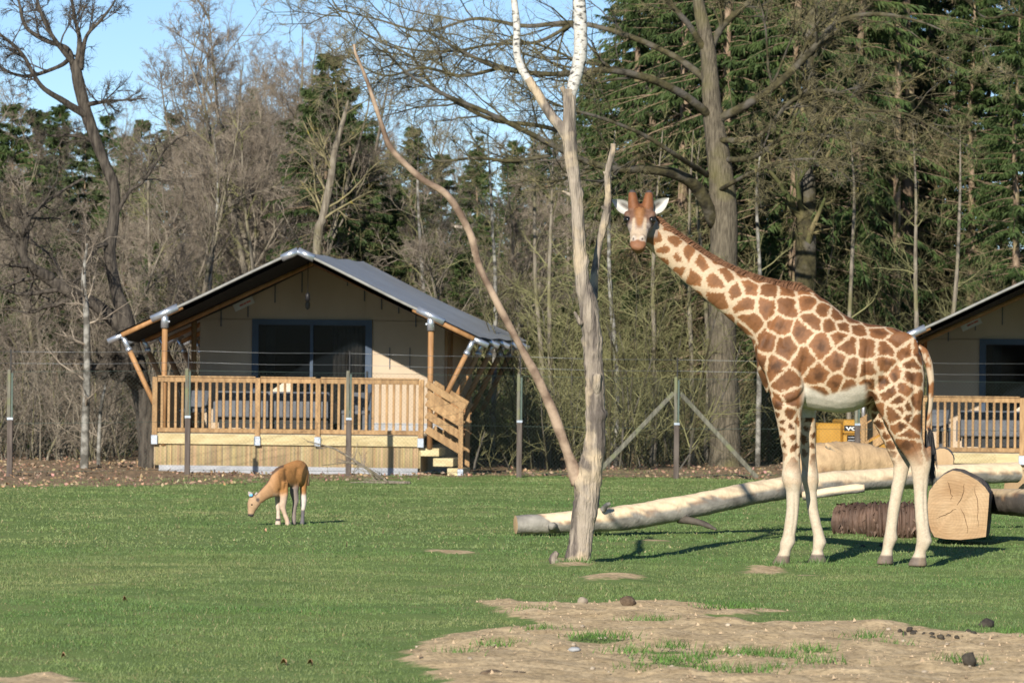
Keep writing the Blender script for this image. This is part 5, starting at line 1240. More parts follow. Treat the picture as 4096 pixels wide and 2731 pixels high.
def ground_bits():
    r = np.random.default_rng(21)
    def pebble(name, label, cat, nx, ny, s, mt, group, flat=.6, z=0):
        p = on_ground(nx, ny); bm = bmesh.new(); bmesh.ops.create_icosphere(bm, subdivisions=2, radius=1.0)
        sd = r.uniform(0, 50)
        for v in bm.verts:
            w = 1 + .28 * mnoise.noise(v.co * 1.3 + Vector((sd, 0, 0))) + .12 * mnoise.noise(v.co * 3.1 + Vector((sd, 3, 0)))
            v.co = Vector((v.co.x * w * s, v.co.y * w * s * .8, v.co.z * w * s * flat))
        me = bpy.data.meshes.new(name); bm.to_mesh(me); bm.free()
        for pl in me.polygons: pl.use_smooth = True
        g = float(ground_z(p[0], p[1])) + (.03 if dirt_mask(np.array([p[0]]), np.array([p[1]]))[0] else 0)
        o = link(name, me, None, mt, loc=(p[0], p[1], g + s * flat * .45 + z), rot=(0, 0, r.uniform(0, 6)))
        tag(o, label, cat, group)
    stone = mat('stone', (.30, .25, .19), (.44, .37, .28), rough=.85, nscale=9, bump=.4, rnd=.2, coord='Object')
    stone_g = mat('stone_grey', (.26, .27, .28), (.36, .37, .38), rough=.85, nscale=9, bump=.4)
    soil = mat('soil_clod', (.08, .055, .035), (.16, .115, .075), rough=.95, nscale=16, bump=.8)
    dung = mat('dung', (.035, .03, .024), (.07, .06, .045), rough=.9, nscale=16, bump=.5)
    pebble('stone', 'pale angular stone at the top edge of the sandy patch', 'stone', 2330, 2420, .052, stone, None, .75)
    pebble('stone', 'flat blue grey stone in the sandy patch', 'stone', 2300, 2608, .05, stone_g, None, .4)
    pebble('stone', 'round tan stone in the middle of the sandy patch', 'stone', 2408, 2553, .042, stone, None, .6)
    pebble('soil_clod', 'large dark crumbly soil clod beside the pale stone', 'soil clod', 2512, 2432, .072, soil, None, .8)
    pebble('soil_clod', 'dark torn turf clod on the sandy soil near the bottom edge', 'soil clod', 1962, 2712, .085, soil, None, .3)
    pebble('soil_clod', 'small dark crumbly clod near the torn turf', 'soil clod', 2070, 2712, .06, soil, None, .3)
    pebble('dung_heap', 'black dung heap at the edge of lawn and sandy soil', 'dung', 3945, 2504, .085, dung, None, .55)
    pebble('dung_heap', 'black lump lying alone on the sandy soil at the right', 'dung', 3875, 2665, .062, dung, None, .9)
    for nx, ny in ((2945, 2437), (3450, 2190), (3530, 2186)):
        pebble('dung_pellet', 'dark dung lump on the grass', 'dung', nx, ny, .045, dung, 'dung lumps on the grass', .6)
    for nx, ny in ((3600, 2540), (3615, 2545), (3650, 2545), (3665, 2540), (3720, 2548), (3733, 2556), (3760, 2560), (3800, 2556), (3825, 2556), (3870, 2540), (3895, 2552), (3700, 2545), (3640, 2532)):
        pebble('dung_pellet', 'small dark dung pellet on the sandy soil', 'dung', nx + r.uniform(-6, 6), ny + r.uniform(-3, 3), r.uniform(.022, .034), dung, 'dung pellets on the sandy soil', .75)
    for k in range(40):
        while True:
            nx, ny = r.uniform(1650, 4090), r.uniform(2430, 2725); p = on_ground(nx, ny)
            if dirt_mask(np.array([p[0]]), np.array([p[1]]))[0]: break
        pebble('stone', 'small tan pebble on the sandy soil', 'stone', nx, ny, r.uniform(.010, .024), stone, 'pebbles on the sandy soil', .6)
    leafm = mat('leaf_fallen', (.32, .18, .10), (.42, .26, .15), rough=.7, nscale=12, rnd=.25)
    for nx, ny in ((255, 2628), (1135, 2660), (1240, 2662), (500, 2415), (1060, 2130)):
        p = on_ground(nx, ny); b = MB(); s = r.uniform(.025, .04)
        pts = np.array([(math.cos(a) * s * (1 + .25 * math.sin(3 * a + k_)), math.sin(a) * s * .6, .015 + .02 * math.cos(2 * a)) for k_, a in enumerate(np.linspace(0, 2 * math.pi, 13)[:-1])])
        V = np.concatenate((pts, pts - (0, 0, .003), [(0, 0, .012)], [(0, 0, .008)]))
        b.add(V, [(i, (i + 1) % 12, 12 + (i + 1) % 12, 12 + i) for i in range(12)], [(24, i, (i + 1) % 12) for i in range(12)] + [(25, 12 + (i + 1) % 12, 12 + i) for i in range(12)])
        o = b.build('fallen_leaf', leafm, loc=(p[0], p[1], float(ground_z(p[0], p[1])) + .012), rot=(r.uniform(-.4, .4), r.uniform(-.4, .4), r.uniform(0, 6)))
        tag(o, 'curled brown dry leaf lying on the lawn', 'leaf', 'dry leaves on the lawn')
    # small grit too fine to count
    n = 11000; xx = r.uniform(-5, 6.6, n); yy = r.uniform(29, 41, n); kp = dirt_mask(xx, yy); xx, yy = xx[kp], yy[kp]; n = len(xx)
    gx = np.clip(np.searchsorted(xs, xx), 1, len(xs) - 1); gy = np.clip(np.searchsorted(ys, yy), 1, len(ys) - 1)
    zz = GZ[gy, gx]; s = r.lognormal(-5.0, .55, n)
    tet = np.array([(1, 0, -.5), (-.5, .87, -.5), (-.5, -.87, -.5), (0, 0, .8)])
    V = np.stack((xx, yy, zz), -1)[:, None, :] + tet[None] * s[:, None, None] * r.uniform(.6, 1.4, (n, 4, 1))
    t = np.array([(0, 2, 1), (0, 1, 3), (1, 2, 3), (2, 0, 3)])[None] + (np.arange(n) * 4)[:, None, None]
    me = mesh_np('grit', V.reshape(-1, 3), None, t.reshape(-1, 3), smooth=False); set_color(me, np.repeat(np.array((.46, .345, .225)) * r.uniform(.5, 1.35, (n, 1)), 4, 0))
    tag(link('grit', me, None, mat('grit', (.3, .2, .1), attr='Col', rough=.9, contrast=(.1, 0))), 'fine grit and crumbs of soil on the bare patch', 'grit', kind='stuff')
ground_bits()
# ------------------------------------------------------------------ animals
def giraffe():
    Y0 = 48.35
    k2 = FPX / Y0 * 2.297                       # px (2352 scale) per metre
    mb = MB()
    # trunk of the body: x, top, bottom, half width
    T = [(1739, 778, 850, .10), (1752, 735, 885, .20), (1775, 703, 908, .27), (1805, 676, 925, .32), (1840, 664, 935, .36), (1870, 672, 941, .39), (1900, 692, 946, .42),
         (1930, 716, 949, .44), (1960, 734, 946, .445), (1990, 743, 934, .44), (2020, 747, 915, .42), (2050, 752, 900, .39), (2078, 764, 890, .34), (2100, 783, 880, .26), (2115, 808, 868, .15), (2121, 830, 855, .06)]
    rings = []
    for x, t, b, w in T:
        p, q = at2(x, t, Y0), at2(x, b, Y0)
        c = (p + q) / 2; h = (p[2] - q[2]) / 2
        rr = ring(c, (0, 0, h), (0, w, 0), 28)
        up = (rr[:, 2] - c[2]) / h                       # narrow at the spine, deep ribs
        rr[:, 1] = Y0 + (rr[:, 1] - Y0) * np.where(up > 0, 1 - .28 * up ** 2, 1.0)
        rings.append(rr)
    mb.loft(rings)
    # neck: top edge / bottom edge pairs
    NK = [((1862, 700), (1760, 905), .26, 0), ((1830, 668), (1742, 850), .26, 0), ((1792, 657), (1728, 782), .215, 0), ((1752, 646), (1692, 748), .175, 0), ((1705, 631), (1652, 713), .15, 0), ((1660, 610), (1613, 682), .135, 0),
          ((1615, 583), (1572, 649), .122, 0), ((1572, 553), (1534, 614), .115, -.02), ((1535, 528), (1506, 588), .108, -.05), ((1508, 506), (1478, 560), .10, -.09), ((1494, 488), (1460, 528), .085, -.11)]
    rings = []
    for a, b, w, dy in NK:
        p, q = at2(*a, Y0), at2(*b, Y0)
        c = (p + q) / 2 + (0, dy, 0)
        rings.append(ring(c, (p - q) / 2, (0, w, 0), 24))
    mb.loft(rings)
    # legs
    NF = [(1800, 800, 44, .13, -.20), (1802, 850, 50, .15, -.22), (1806, 895, 44, .14, -.22), (1807, 935, 34, .125, -.22), (1809, 965, 29, .11, -.21), (1812, 1000, 26, .10, -.21), (1815, 1045, 20.5, .08, -.21), (1815, 1075, 20.5, .08, -.21), (1815, 1092, 23, .09, -.22),
          (1817, 1110, 23, .09, -.22), (1819, 1130, 16.5, .07, -.21), (1818, 1170, 14.5, .06, -.21), (1813, 1210, 14.5, .058, -.21), (1809, 1234, 14.5, .062, -.21), (1806, 1250, 17.5, .072, -.21), (1800, 1268, 12.5, .06, -.22), (1796, 1280, 15, .07, -.22), (1792, 1291, 19, .085, -.23), (1790, 1300, 21.5, .09, -.23)]
    FF = [(1830, 860, 40, .13, .20), (1845, 915, 32, .12, .22), (1853, 950, 24, .10, .22), (1855, 1000, 21, .09, .22), (1860, 1050, 18, .08, .22), (1863, 1078, 18.5, .08, .22), (1863, 1092, 20.5, .088, .21),
          (1864, 1108, 20, .088, .21), (1865, 1130, 14.5, .07, .22), (1869, 1170, 13, .058, .22), (1878, 1210, 13, .058, .22), (1884, 1234, 13.5, .06, .22), (1886, 1250, 16, .068, .22), (1881, 1268, 12, .058, .22), (1880, 1279, 16, .07, .21), (1880, 1289, 20, .085, .21), (1879, 1297, 22, .09, .21)]
    NH = [(2062, 815, 50, .12, -.24), (2058, 860, 62, .15, -.25), (2056, 900, 62, .16, -.26), (2061, 935, 52, .145, -.255), (2069, 970, 42, .125, -.25), (2078, 1000, 36, .11, -.245), (2091, 1028, 31, .092, -.24), (2104, 1050, 28, .078, -.235), (2110, 1066, 24, .072, -.23),
          (2110, 1090, 19.5, .065, -.23), (2110, 1130, 15.5, .056, -.23), (2112, 1180, 14.5, .054, -.23), (2116, 1218, 14.5, .058, -.23), (2118, 1240, 18, .07, -.23), (2109, 1264, 13, .056, -.23), (2106, 1275, 16, .066, -.23), (2103, 1286, 20, .078, -.24), (2101, 1296, 22.5, .085, -.24)]
    FH = [(2040, 830, 48, .12, .22), (2030, 890, 54, .14, .24), (2036, 940, 44, .13, .24), (2050, 985, 33, .11, .23), (2062, 1020, 27, .09, .22), (2072, 1048, 24, .078, .22), (2075, 1068, 20, .07, .22), (2070, 1100, 16, .062, .22), (2062, 1140, 14, .056, .22), (2055, 1180, 13.5, .055, .22),
          (2050, 1220, 14, .058, .22), (2049, 1238, 17, .068, .22), (2042, 1260, 12.5, .055, .22), (2040, 1272, 14, .064, .22), (2037, 1284, 18, .078, .21), (2036, 1294, 20.5, .085, .21)]
    for rows in (NF, FF, NH, FH):
        leg(mb, Y0, rows)
    # hock points and knees
    for (x, y, dy) in ((2128, 1058, -.23), (2090, 1060, .22)):
        p = at2(x, y, Y0) + (0, dy, 0); q = p + (.01, 0, .16)
        mb.tube([p - (.05, 0, .05), p, q], [.03, .036, .022], 10)
    # shoulder point, hip bone, brisket skin
    for c, r in (((1772, 810), (.17, .09, .24)), ((2064, 805), (.20, .06, .2))):
        p = at2(*c, Y0) + (0, -.24, 0)
        mb.loft([ring(p + (0, 0, r[2] * math.sin(t)), (r[0] * math.cos(t), 0, 0), (0, r[1] * math.cos(t), 0), 14) for t in np.linspace(-1.4, 1.4, 8)])
    # head
    HX = np.array(norm((-.07, -.74, -.67))); HR = np.array((1.0, -.07, 0.02)); HR = norm(HR - HX * HR.dot(HX)); HU = np.cross(HR, HX); HU = HU if HU[2] > 0 else -HU
    poll = at(2563, 838, Y0) + (0, -.10, 0)
    def hp(f, r_, u): return poll + HX * f + HR * r_ + HU * u
    rings = []
    for f, w, hu, hd in ((-.06, .05, .03, .06), (-.02, .095, .06, .11), (.05, .138, .075, .135), (.12, .162, .082, .145), (.19, .160, .080, .142), (.26, .134, .068, .125), (.33, .106, .058, .108), (.40, .092, .052, .095),
                         (.47, .086, .052, .086), (.53, .088, .05, .08), (.58, .084, .042, .072), (.62, .064, .025, .056), (.64, .03, .008, .03)):
        c = hp(f, 0, 0); rr = []
        for a in np.arange(24) * 2 * math.pi / 24:
            s = math.sin(a); rr.append(c + HR * w * math.cos(a) + HU * (hu if s > 0 else hd) * s)
        rings.append(np.array(rr))
    mb.loft(rings)
    for s in (-1, 1):
        # brow ridge, cheek, nostril swelling
        for (f, r_, u, rad) in ((.15, .128, .045, .045), (.50, .042, .035, .032), (.56, .04, -.05, .04)):
            c = hp(f, s * r_, u)
            mb.loft([ring(c + HU * rad * math.sin(t), HR * rad * math.cos(t), HX * rad * 1.3 * math.cos(t), 12) for t in np.linspace(-1.45, 1.45, 7)])
        # ossicones
        b0 = hp(.055, s * .070, .03)
        up = norm(np.array((s * .10, .16, 1.0)))
        mb.tube([b0 - up * .05, b0 + up * .03, b0 + up * .09, b0 + up * .15, b0 + up * .195, b0 + up * .22], [.066, .064, .060, .052, .040, .024], 14)
    # centre horn bump
    c = hp(.13, 0, .07); mb.loft([ring(c + HU * .05 * math.sin(t), HR * .06 * math.cos(t), HX * .09 * math.cos(t), 12) for t in np.linspace(-1.4, 1.4, 7)])
    # lower jaw / chin
    c = hp(.52, 0, -.085); mb.loft([ring(c + HU * .05 * math.sin(t), HR * .068 * math.cos(t), HX * .09 * math.cos(t), 14) for t in np.linspace(-1.4, 1.4, 7)])
    me = remeshed(mb, .0122, 5)
    V = co_of(me); Nn = no_of(me); n = len(V)
    # ---- folds of skin, muscle and tendon lines
    disp = np.zeros(n)
    def groove(line, depth, w, bulge=0.0):
        nonlocal disp
        L = spline([at2(a, b, Y0) for a, b in line], 40); P2 = L[:, [0, 2]]; Q = V[:, [0, 2]]
        d = np.full(n, 9.0); tt = np.zeros(n)
        for j in range(40):
            e_ = np.hypot(Q[:, 0] - P2[j, 0], Q[:, 1] - P2[j, 1]); m_ = e_ < d; d[m_] = e_[m_]; tt[m_] = j / 39
        tap = np.sin(np.clip(tt, .03, .97) * math.pi) ** .5; side = np.abs(Nn[:, 1]) ** .5
        disp -= depth * np.exp(-(d / w) ** 2) * tap * side; disp += bulge * np.exp(-((d - 2.6 * w) / (1.6 * w)) ** 2) * tap * side
    groove([(1988, 785), (1983, 825), (1984, 865), (1992, 900), (2008, 925)], .030, .022, .010)
    groove([(1846, 800), (1838, 850), (1846, 885), (1836, 915)], .026, .025, .008)
    groove([(1768, 905), (1795, 925), (1825, 918), (1840, 900)], .020, .02, .006)
    groove([(1785, 690), (1770, 735), (1755, 775), (1742, 810)], .022, .03, .01)
    groove([(2086, 830), (2092, 880), (2094, 930), (2090, 985)], .016, .028, .006)
    groove([(2030, 790), (2024, 850), (2030, 900), (2046, 950)], .012, .03, .006)
    groove([(2083, 1000), (2098, 1030), (2108, 1052)], .014, .012, .006)
    groove([(1800, 945), (1805, 985), (1808, 1040)], .010, .014, .004)
    groove([(1826, 945), (1827, 990), (1826, 1050)], .010, .012, .004)
    groove([(1822, 1130), (1822, 1180), (1816, 1228)], .008, .010, .003)
    groove([(2118, 1090), (2117, 1150), (2121, 1215)], .008, .010, .003)
    for j, xx in enumerate((1885, 1905, 1925, 1945, 1965)): groove([(xx, 770 + 8 * j), (xx - 6, 830), (xx - 2, 880)], .0055, .018)
    for j in range(7): groove([(1560 + 26 * j, 640 + 21 * j), (1572 + 26 * j, 628 + 21 * j), (1582 + 26 * j, 618 + 20 * j)], .006, .012)
    disp += .004 * fbm(V[:, 0] * 4, V[:, 2] * 4 + V[:, 1], 1.5, 2.0)
    V = V + Nn * disp[:, None]
    me.vertices.foreach_set('co', V.astype(np.float32).ravel()); me.update()
    # ---- coat
    seeds = []
    def S_(lst, ox, oy, sc):
        for x, y in lst: seeds.append((ox + x / sc, oy + y / sc))
    S_([(770,690),(680,790),(695,915),(812,860),(910,830),(810,1000),(960,1060),(1065,925),(1300,1035),(1215,1095),(1230,1290),(1430,1220),(1540,1190),(1520,1370),(1760,1200),(1550,1510),(595,670),(520,745)], 2400, 700, 2.614)
    S_([(385,135),(560,140),(185,270),(360,280),(550,275),(725,245),(220,410),(490,470),(680,500),(775,420),(870,330),(985,380),(940,450),(1040,460),(350,600),(530,650),(855,640),(1010,570),(1180,490),(1120,400),(1360,510),
        (1530,490),(1660,560),(1240,650),(1070,630),(1410,665),(1515,600),(1585,690),(1710,620),(1700,720),(960,780),(1110,850),(690,760),(420,830),(300,790),(345,940),(530,960),(830,900),(960,970),(1410,800),(1490,880),(1640,800),(1640,900),(1740,840),
        (1240,860),(1270,970),(1400,950),(1580,1020),(1720,1010),(1460,1050),(1520,1120),(1670,1130),(1370,1100),(1290,1080),(850,1060),(1090,1020),(430,1080),(460,1180),(550,1240),(590,1110),(500,1330),(590,1330),(510,1430),(590,1390),(520,1510),(590,1460),
        (1350,1200),(1470,1190),(1540,1205),(1600,1180),(1510,1250),(1610,1270),(1680,1230),(1420,1300),(1490,1310),(1560,1340),(1630,1340),(1680,1310),(1530,1400),(1575,1385),(1610,1410),(1640,1450),(1690,1400),(1500,1390),(1600,1520),(1670,1510),(920,1170),(1000,1150)], 2900, 1100, 2.24)
    sd = []
    for (a, b) in seeds:
        p = at(a, b, Y0)
        d = (V[:, 0] - p[0]) ** 2 + (V[:, 2] - p[2]) ** 2
        for side in (-1, 1):
            msk = (V[:, 1] - Y0) * side > 0
            i = np.argmin(np.where(msk, d, 9e9))
            if V[i][2] > 1.75 and sd and min(np.linalg.norm(V[i] - q_) for q_ in sd) < .10: continue
            sd.append(V[i])
    # seeds on the far legs, the neck's ends and the chest where the list has none
    r = np.random.default_rng(5)
    sd = np.array(sd)
    order = r.permutation(n)[:9000]
    extra = []
    allp = sd
    for i in order:
        p = V[i]
        if p[2] < 1.05 or (p[1] - Y0 < -.05 and p[0] > at2(1600, 600, Y0)[0] and not (p[2] < 1.6 and p[0] < at2(1930, 900, Y0)[0])): continue
        rad = .16 if p[2] > 1.7 else .085
        if np.min(np.linalg.norm(allp - p, axis=1)) > rad:
            allp = np.concatenate((allp, p[None])); 
    sd = allp
    W = V + .016 * np.stack((fbm(V[:, 0] * 3, V[:, 2] * 3 + V[:, 1] * 2, 3, 1.0), fbm(V[:, 1] * 3, V[:, 2] * 3, 3, 2.0), fbm(V[:, 0] * 3, V[:, 2] * 3 - V[:, 1], 3, 3.0)), -1) + r.normal(0, .0042, (n, 3))
    f1 = np.empty(n); e = np.empty(n); cell = np.empty(n, int)
    for a in range(0, n, 20000):
        w = W[a:a + 20000]
        D = np.sqrt(((w[:, None, :] - sd[None]) ** 2).sum(-1))
        o = np.argpartition(D, 3, axis=1)[:, :4]
        dd = np.take_along_axis(D, o, 1); so = np.argsort(dd, 1)
        o = np.take_along_axis(o, so, 1); dd = np.take_along_axis(dd, so, 1)
        best = np.full(len(w), 9.0)
        for j in (1, 2, 3):
            best = np.minimum(best, (dd[:, j] ** 2 - dd[:, 0] ** 2) / (2 * np.linalg.norm(sd[o[:, j]] - sd[o[:, 0]], axis=1) + 1e-6))
        f1[a:a + 20000] = dd[:, 0]; e[a:a + 20000] = best; cell[a:a + 20000] = o[:, 0]
    x, y, z = V.T
    neckish = smoothstep(at2(1760, 0, Y0)[0], at2(1640, 0, Y0)[0], x)
    gap = .0155 + .013 * neckish + .009 * smoothstep(1.75, 1.3, z) * (x < at2(1930, 900, Y0)[0])
    hi_leg = smoothstep(at2(1900, 1, Y0)[0], at2(2000, 1, Y0)[0], x)
    ztop = at2(2060, 960, Y0)[2]
    gap = gap - .004 * hi_leg * (z < 1.5)
    e = e + .007 * fbm(x * 14, z * 14 + y * 9, 2.2, 7.0)
    patch = smoothstep(gap - .004, gap + .004, e)
    patch *= smoothstep(.30, .24, f1)
    # fade down the legs
    front = x < at2(1930, 900, Y0)[0]
    lim = np.where(front, 1.06, 1.10)
    fade = smoothstep(lim - .16, lim + .20, z + .06 * fbm(x * 6, z * 6, 2, 4.0))
    # belly is white
    bx = smoothstep(at2(1838, 1, Y0)[0], at2(1860, 1, Y0)[0], x) * smoothstep(at2(2005, 1, Y0)[0], at2(1985, 1, Y0)[0], x)
    belly_z = np.interp(x, [at2(1838, 1, Y0)[0], at2(1900, 1, Y0)[0], at2(1990, 1, Y0)[0]], [at2(1840, 872, Y0)[2], at2(1900, 905, Y0)[2], at2(1990, 880, Y0)[2]])
    belly = bx * smoothstep(belly_z + .03, belly_z - .03, z + .02 * fbm(x, z, 9, 1.0)) * (z > at2(1900, 960, Y0)[2])
    # under-throat line and inner legs stay pale
    patch *= fade * (1 - belly)
    cream = np.array((.50, .38, .255)) * (1 + .05 * fbm(x, z, 7, 2.0))[:, None]
    pale = np.array((.50, .42, .315)); white = np.array((.54, .49, .41))
    legw = smoothstep(1.25, .8, z)[:, None]
    base = cream * (1 - legw) + pale * legw
    base = base * (1 - belly[:, None]) + white * belly[:, None]
    rc = np.random.default_rng(3).random(len(sd))[cell]
    brown = np.array((.19, .082, .033)) * (.80 + .38 * rc)[:, None]
    star = smoothstep(.085, .0, f1 + .05 * fbm(x * 8, z * 8, 2, 5.0)) * (.35 + .65 * rc)
    low = smoothstep(2.7, 2.0, z)
    brown = brown * (1 - star * (.5 + .35 * low))[:, None]
    br_neck = np.array((.265, .122, .05)); brown = brown * (1 - .35 * neckish[:, None]) + br_neck * .35 * neckish[:, None]
    soft = smoothstep(gap, gap + .03, e)[:, None]
    brown = brown * (.92 + .08 * soft) + np.array((.06, .025, .006)) * (1 - soft)
    c = base * (1 - patch[:, None]) + brown * patch[:, None]
    # dirty knees and hooves
    knee = smoothstep(.10, .02, np.abs(z - .86) + .05 * fbm(x, z, 20, 1.0)) * front * .35
    c = c * (1 - knee[:, None]) + np.array((.40, .24, .12)) * knee[:, None]
    hoof = smoothstep(.105, .085, z - .35 * (x - np.round(x, 0)) * 0)
    c = c * (1 - hoof[:, None]) + np.array((.14, .11, .09)) * hoof[:, None]
    # head
    rel = V - poll; hf = rel @ HX; hr = rel @ HR; hu = rel @ HU
    hd = smoothstep(-.07, -.03, hf) * smoothstep(.21, .17, np.abs(hr)) * smoothstep(-.20, -.15, hu) * (x < at(2625, 900, Y0)[0] + .3 * np.clip(hf, 0, .05))
    oss = (z > hp(.055, 0, .07)[2] - .015 + .02 * fbm(x * 30, z * 30, 1.5, 2.0)) & (np.abs(hr) < .2) & (x < at(2640, 800, Y0)[0]) & (x > at(2460, 800, Y0)[0])
    fc = np.tile(np.array((.37, .315, .26)), (n, 1))
    def lay(m_, col): 
        nonlocal fc; m_ = np.clip(m_, 0, 1)[:, None]; fc = fc * (1 - m_) + np.array(col) * m_
    spots = smoothstep(.1, .35, fbm(hf * 22, hr * 22 + hu * 20, 1.5, 2.0)) * smoothstep(.06, .09, np.abs(hr)) * smoothstep(.10, .2, hf) * smoothstep(.5, .42, hf)
    lay(spots * .85, (.12, .07, .05))
    lay(smoothstep(.055, .10, np.abs(hr)) * smoothstep(.08, .16, hf) * .55, (.20, .17, .15))
    lay(smoothstep(.33, .20, hf + .03 * fbm(hr * 25, hf * 25, 1.5, 3.0)) * smoothstep(-.07, .0, hu), (.15, .08, .052))                     # forehead
    lay(smoothstep(.080, .035, np.abs(hr) + .10 * np.clip(hf - .1, 0, 1) + .008 * fbm(hf * 20, hr * 30, 1.5, 1.0)) * smoothstep(.44, .30, hf) * smoothstep(-.02, .02, hu), (.25, .115, .046))   # blaze
    lay(smoothstep(.065, .05, np.abs(np.abs(hr) - .068)) * 0 + smoothstep(.02, .008, np.abs(np.abs(hr) - .06)) * smoothstep(.2, .25, hf) * smoothstep(.46, .4, hf) * .8, (.48, .37, .255))
    lay(smoothstep(.36, .42, hf) * smoothstep(-.02, .02, hu), (.45, .35, .25))
    lay(smoothstep(.535, .565, hf - .25 * np.clip(hu, -.2, .0)), (.215, .098, .05))                    # muzzle
    lay(smoothstep(-.02, .06, hf) * smoothstep(-.06, -.10, hu) * .3, (.3, .2, .15))
    for s in (-1, 1):
        d = np.sqrt((hf - .535) ** 2 + (hr - s * .042) ** 2 + (hu - .055) ** 2)
        lay(smoothstep(.040, .024, d) * .6, (.42, .37, .33)); d = np.sqrt(((hf - .54) / 1.5) ** 2 + (hr - s * .048) ** 2 + ((hu - .05) / 1.3) ** 2); lay(smoothstep(.015, .006, d), (.05, .04, .035))
        d = np.sqrt(((hf - .205) / 1.4) ** 2 + (hr - s * .136) ** 2 + (hu - .012) ** 2)
        lay(smoothstep(.068, .045, d), (.05, .035, .03))
    c = c * (1 - hd[:, None]) + fc * hd[:, None]
    oc = np.array((.17, .068, .028)) * (1 + .18 * fbm(x * 10, z * 10, 3, 1.0))[:, None]
    ztip = hp(.055, 0, .03)[2] + .185
    oc = np.where((z > ztip)[:, None], np.array((.06, .05, .05)), oc)
    c = np.where(oss[:, None], oc, c)
    dust = smoothstep(.2, .8, fbm(x * 2.2, z * 2.2 + y, 1.6, 8.0))[:, None] * .16
    c = c * (1 - dust) + c * np.array((.72, .62, .5)) * dust
    lowd = (smoothstep(.9, .1, z) * smoothstep(-.2, .7, fbm(x * 9, z * 3.2, 1.5, 5.0)))[:, None] * .35
    c = c * (1 - lowd) + np.array((.34, .25, .16)) * lowd
    c = c * (1 + np.random.default_rng(1).normal(0, .05, (n, 1)))
    set_color(me, np.clip(c, .005, .95))
    root = empty('giraffe', (float(at2(1950, 1297, Y0)[0]), Y0, 0))
    tag(root, 'brown and cream patched giraffe standing by the logs and looking at the camera', 'giraffe')
    inv = Matrix.Translation((-root.location[0], -root.location[1], 0))
    coat = mat('giraffe_coat', (.5, .3, .2), attr='Col', rough=.62, nscale=40, contrast=(.10, 0), spec=.25, bump=.06, bscale=120)
    def part(name, me_, m_):
        me_.transform(inv); return link(name, me_, root, m_)
    part('body', me, coat)
    # eyes
    eyem = mat('eye_dark', (.006, .005, .005), (.01, .008, .007), rough=.08, spec=.6)
    lash = mat('eyelash', (.01, .008, .007), rough=.8)
    for s in (-1, 1):
        c = hp(.205, s * .128, .022); e_ = MB()
        e_.loft([ring(c + HU * .042 * math.sin(t), HR * .042 * math.cos(t), HX * .042 * math.cos(t), 14) for t in np.linspace(-1.5, 1.5, 9)])
        part('eye', e_.mesh('eye'), eyem)
        l_ = MB()
        for t in np.linspace(-1, 1, 9):
            p = c + HX * .03 * t + HU * (.040 - .012 * t * t) + HR * s * .012
            l_.tube([p, p + HR * s * .03 + HX * .012 * t - HU * .006], [.004, .001], 4)
        part('eyelashes', l_.mesh('eyelashes'), lash)
        # ear: a cupped leaf
        m_ = MB(); b0 = hp(.03, s * .105, -.01)
        tip = at(*((2446, 798) if s < 0 else (2676, 792)), Y0) + (0, -.06, 0); ax = tip - b0; Lg = np.linalg.norm(ax); ax /= Lg
        side = norm(np.cross(ax, (0, 1.0, 0))); side = side if side[2] < 0 else -side
        fwd = np.cross(ax, side); fwd = fwd if fwd[1] < 0 else -fwd
        rows = []
        for i, t in enumerate(np.linspace(0, 1, 11)):
            w = .068 * (math.sin(math.pi * min(1, t ** .72 * .90 + .1)) ** .9) + .003
            rows.append([b0 + ax * Lg * t + side * w * u + fwd * (.05 * (u * u) * w / .06 - .012) for u in np.linspace(-1, 1, 9)])
        rows = np.array(rows)
        V2 = np.concatenate((rows.reshape(-1, 3), (rows - fwd * .009).reshape(-1, 3))); q = []
        for o_ in (0, 99):
            for i in range(10):
                for j in range(8):
                    a = o_ + i * 9 + j; q.append((a, a + 1, a + 10, a + 9) if o_ else (a, a + 9, a + 10, a + 1))
        border = [i * 9 for i in range(11)] + [99 - 9 + j for j in range(1, 9)] + [i * 9 + 8 for i in range(9, -1, -1)] + [j for j in range(7, 0, -1)]
        for a, b_ in zip(border, border[1:] + border[:1]): q.append((a, b_, b_ + 99, a + 99))
        m_.add(V2, q); em = m_.mesh('ear')
        cc = np.tile(np.array((.50, .485, .45)), (198, 1))
        uu = np.tile(np.linspace(-1, 1, 9), 11); tt = np.repeat(np.linspace(0, 1, 11), 9)
        dk = smoothstep(.5, .1, np.abs(uu + .25)) * smoothstep(.05, .2, tt) * smoothstep(.8, .45, tt)
        cc[:99] = cc[:99] * (1 - .9 * dk[:, None]) + np.array((.07, .055, .045)) * .9 * dk[:, None]; cc[99:] = cc[99:] * (1 - .9 * dk[:, None]) + np.array((.07, .055, .045)) * .9 * dk[:, None]
        set_color(em, cc); part('ear', em, coat)
    # mane: short upright hairs along the crest
    r = np.random.default_rng(9)
    crest = np.array([at2(*a, Y0) + (0, dy, 0) for a, dy in (((1503, 497), -.08), ((1535, 527), -.05), ((1572, 552), -.02), ((1615, 582), 0), ((1660, 609), 0), ((1705, 630), 0), ((1752, 646), 0), ((1792, 656), 0), ((1830, 662), 0), ((1862, 680), 0), ((1895, 700), 0), ((1925, 722), 0))])
    nn = 5200; f = r.uniform(0, len(crest) - 1.001, nn); i = f.astype(int); fr = (f - i)[:, None]
    p = crest[i] * (1 - fr) + crest[i + 1] * fr; t = norm(crest[i + 1] - crest[i])
    up = norm(np.cross(t, (0, 1.0, 0))); up = np.where(up[:, 2:] < 0, -up, up)
    hlen = np.interp(f, [0, 1, 6, 8.3, 9, 11], [.035, .045, .05, .065, .05, .0]) * r.uniform(.7, 1.1, nn)
    p = p - up * .03 + np.stack((0 * f, r.normal(0, .014, nn), 0 * f), -1)
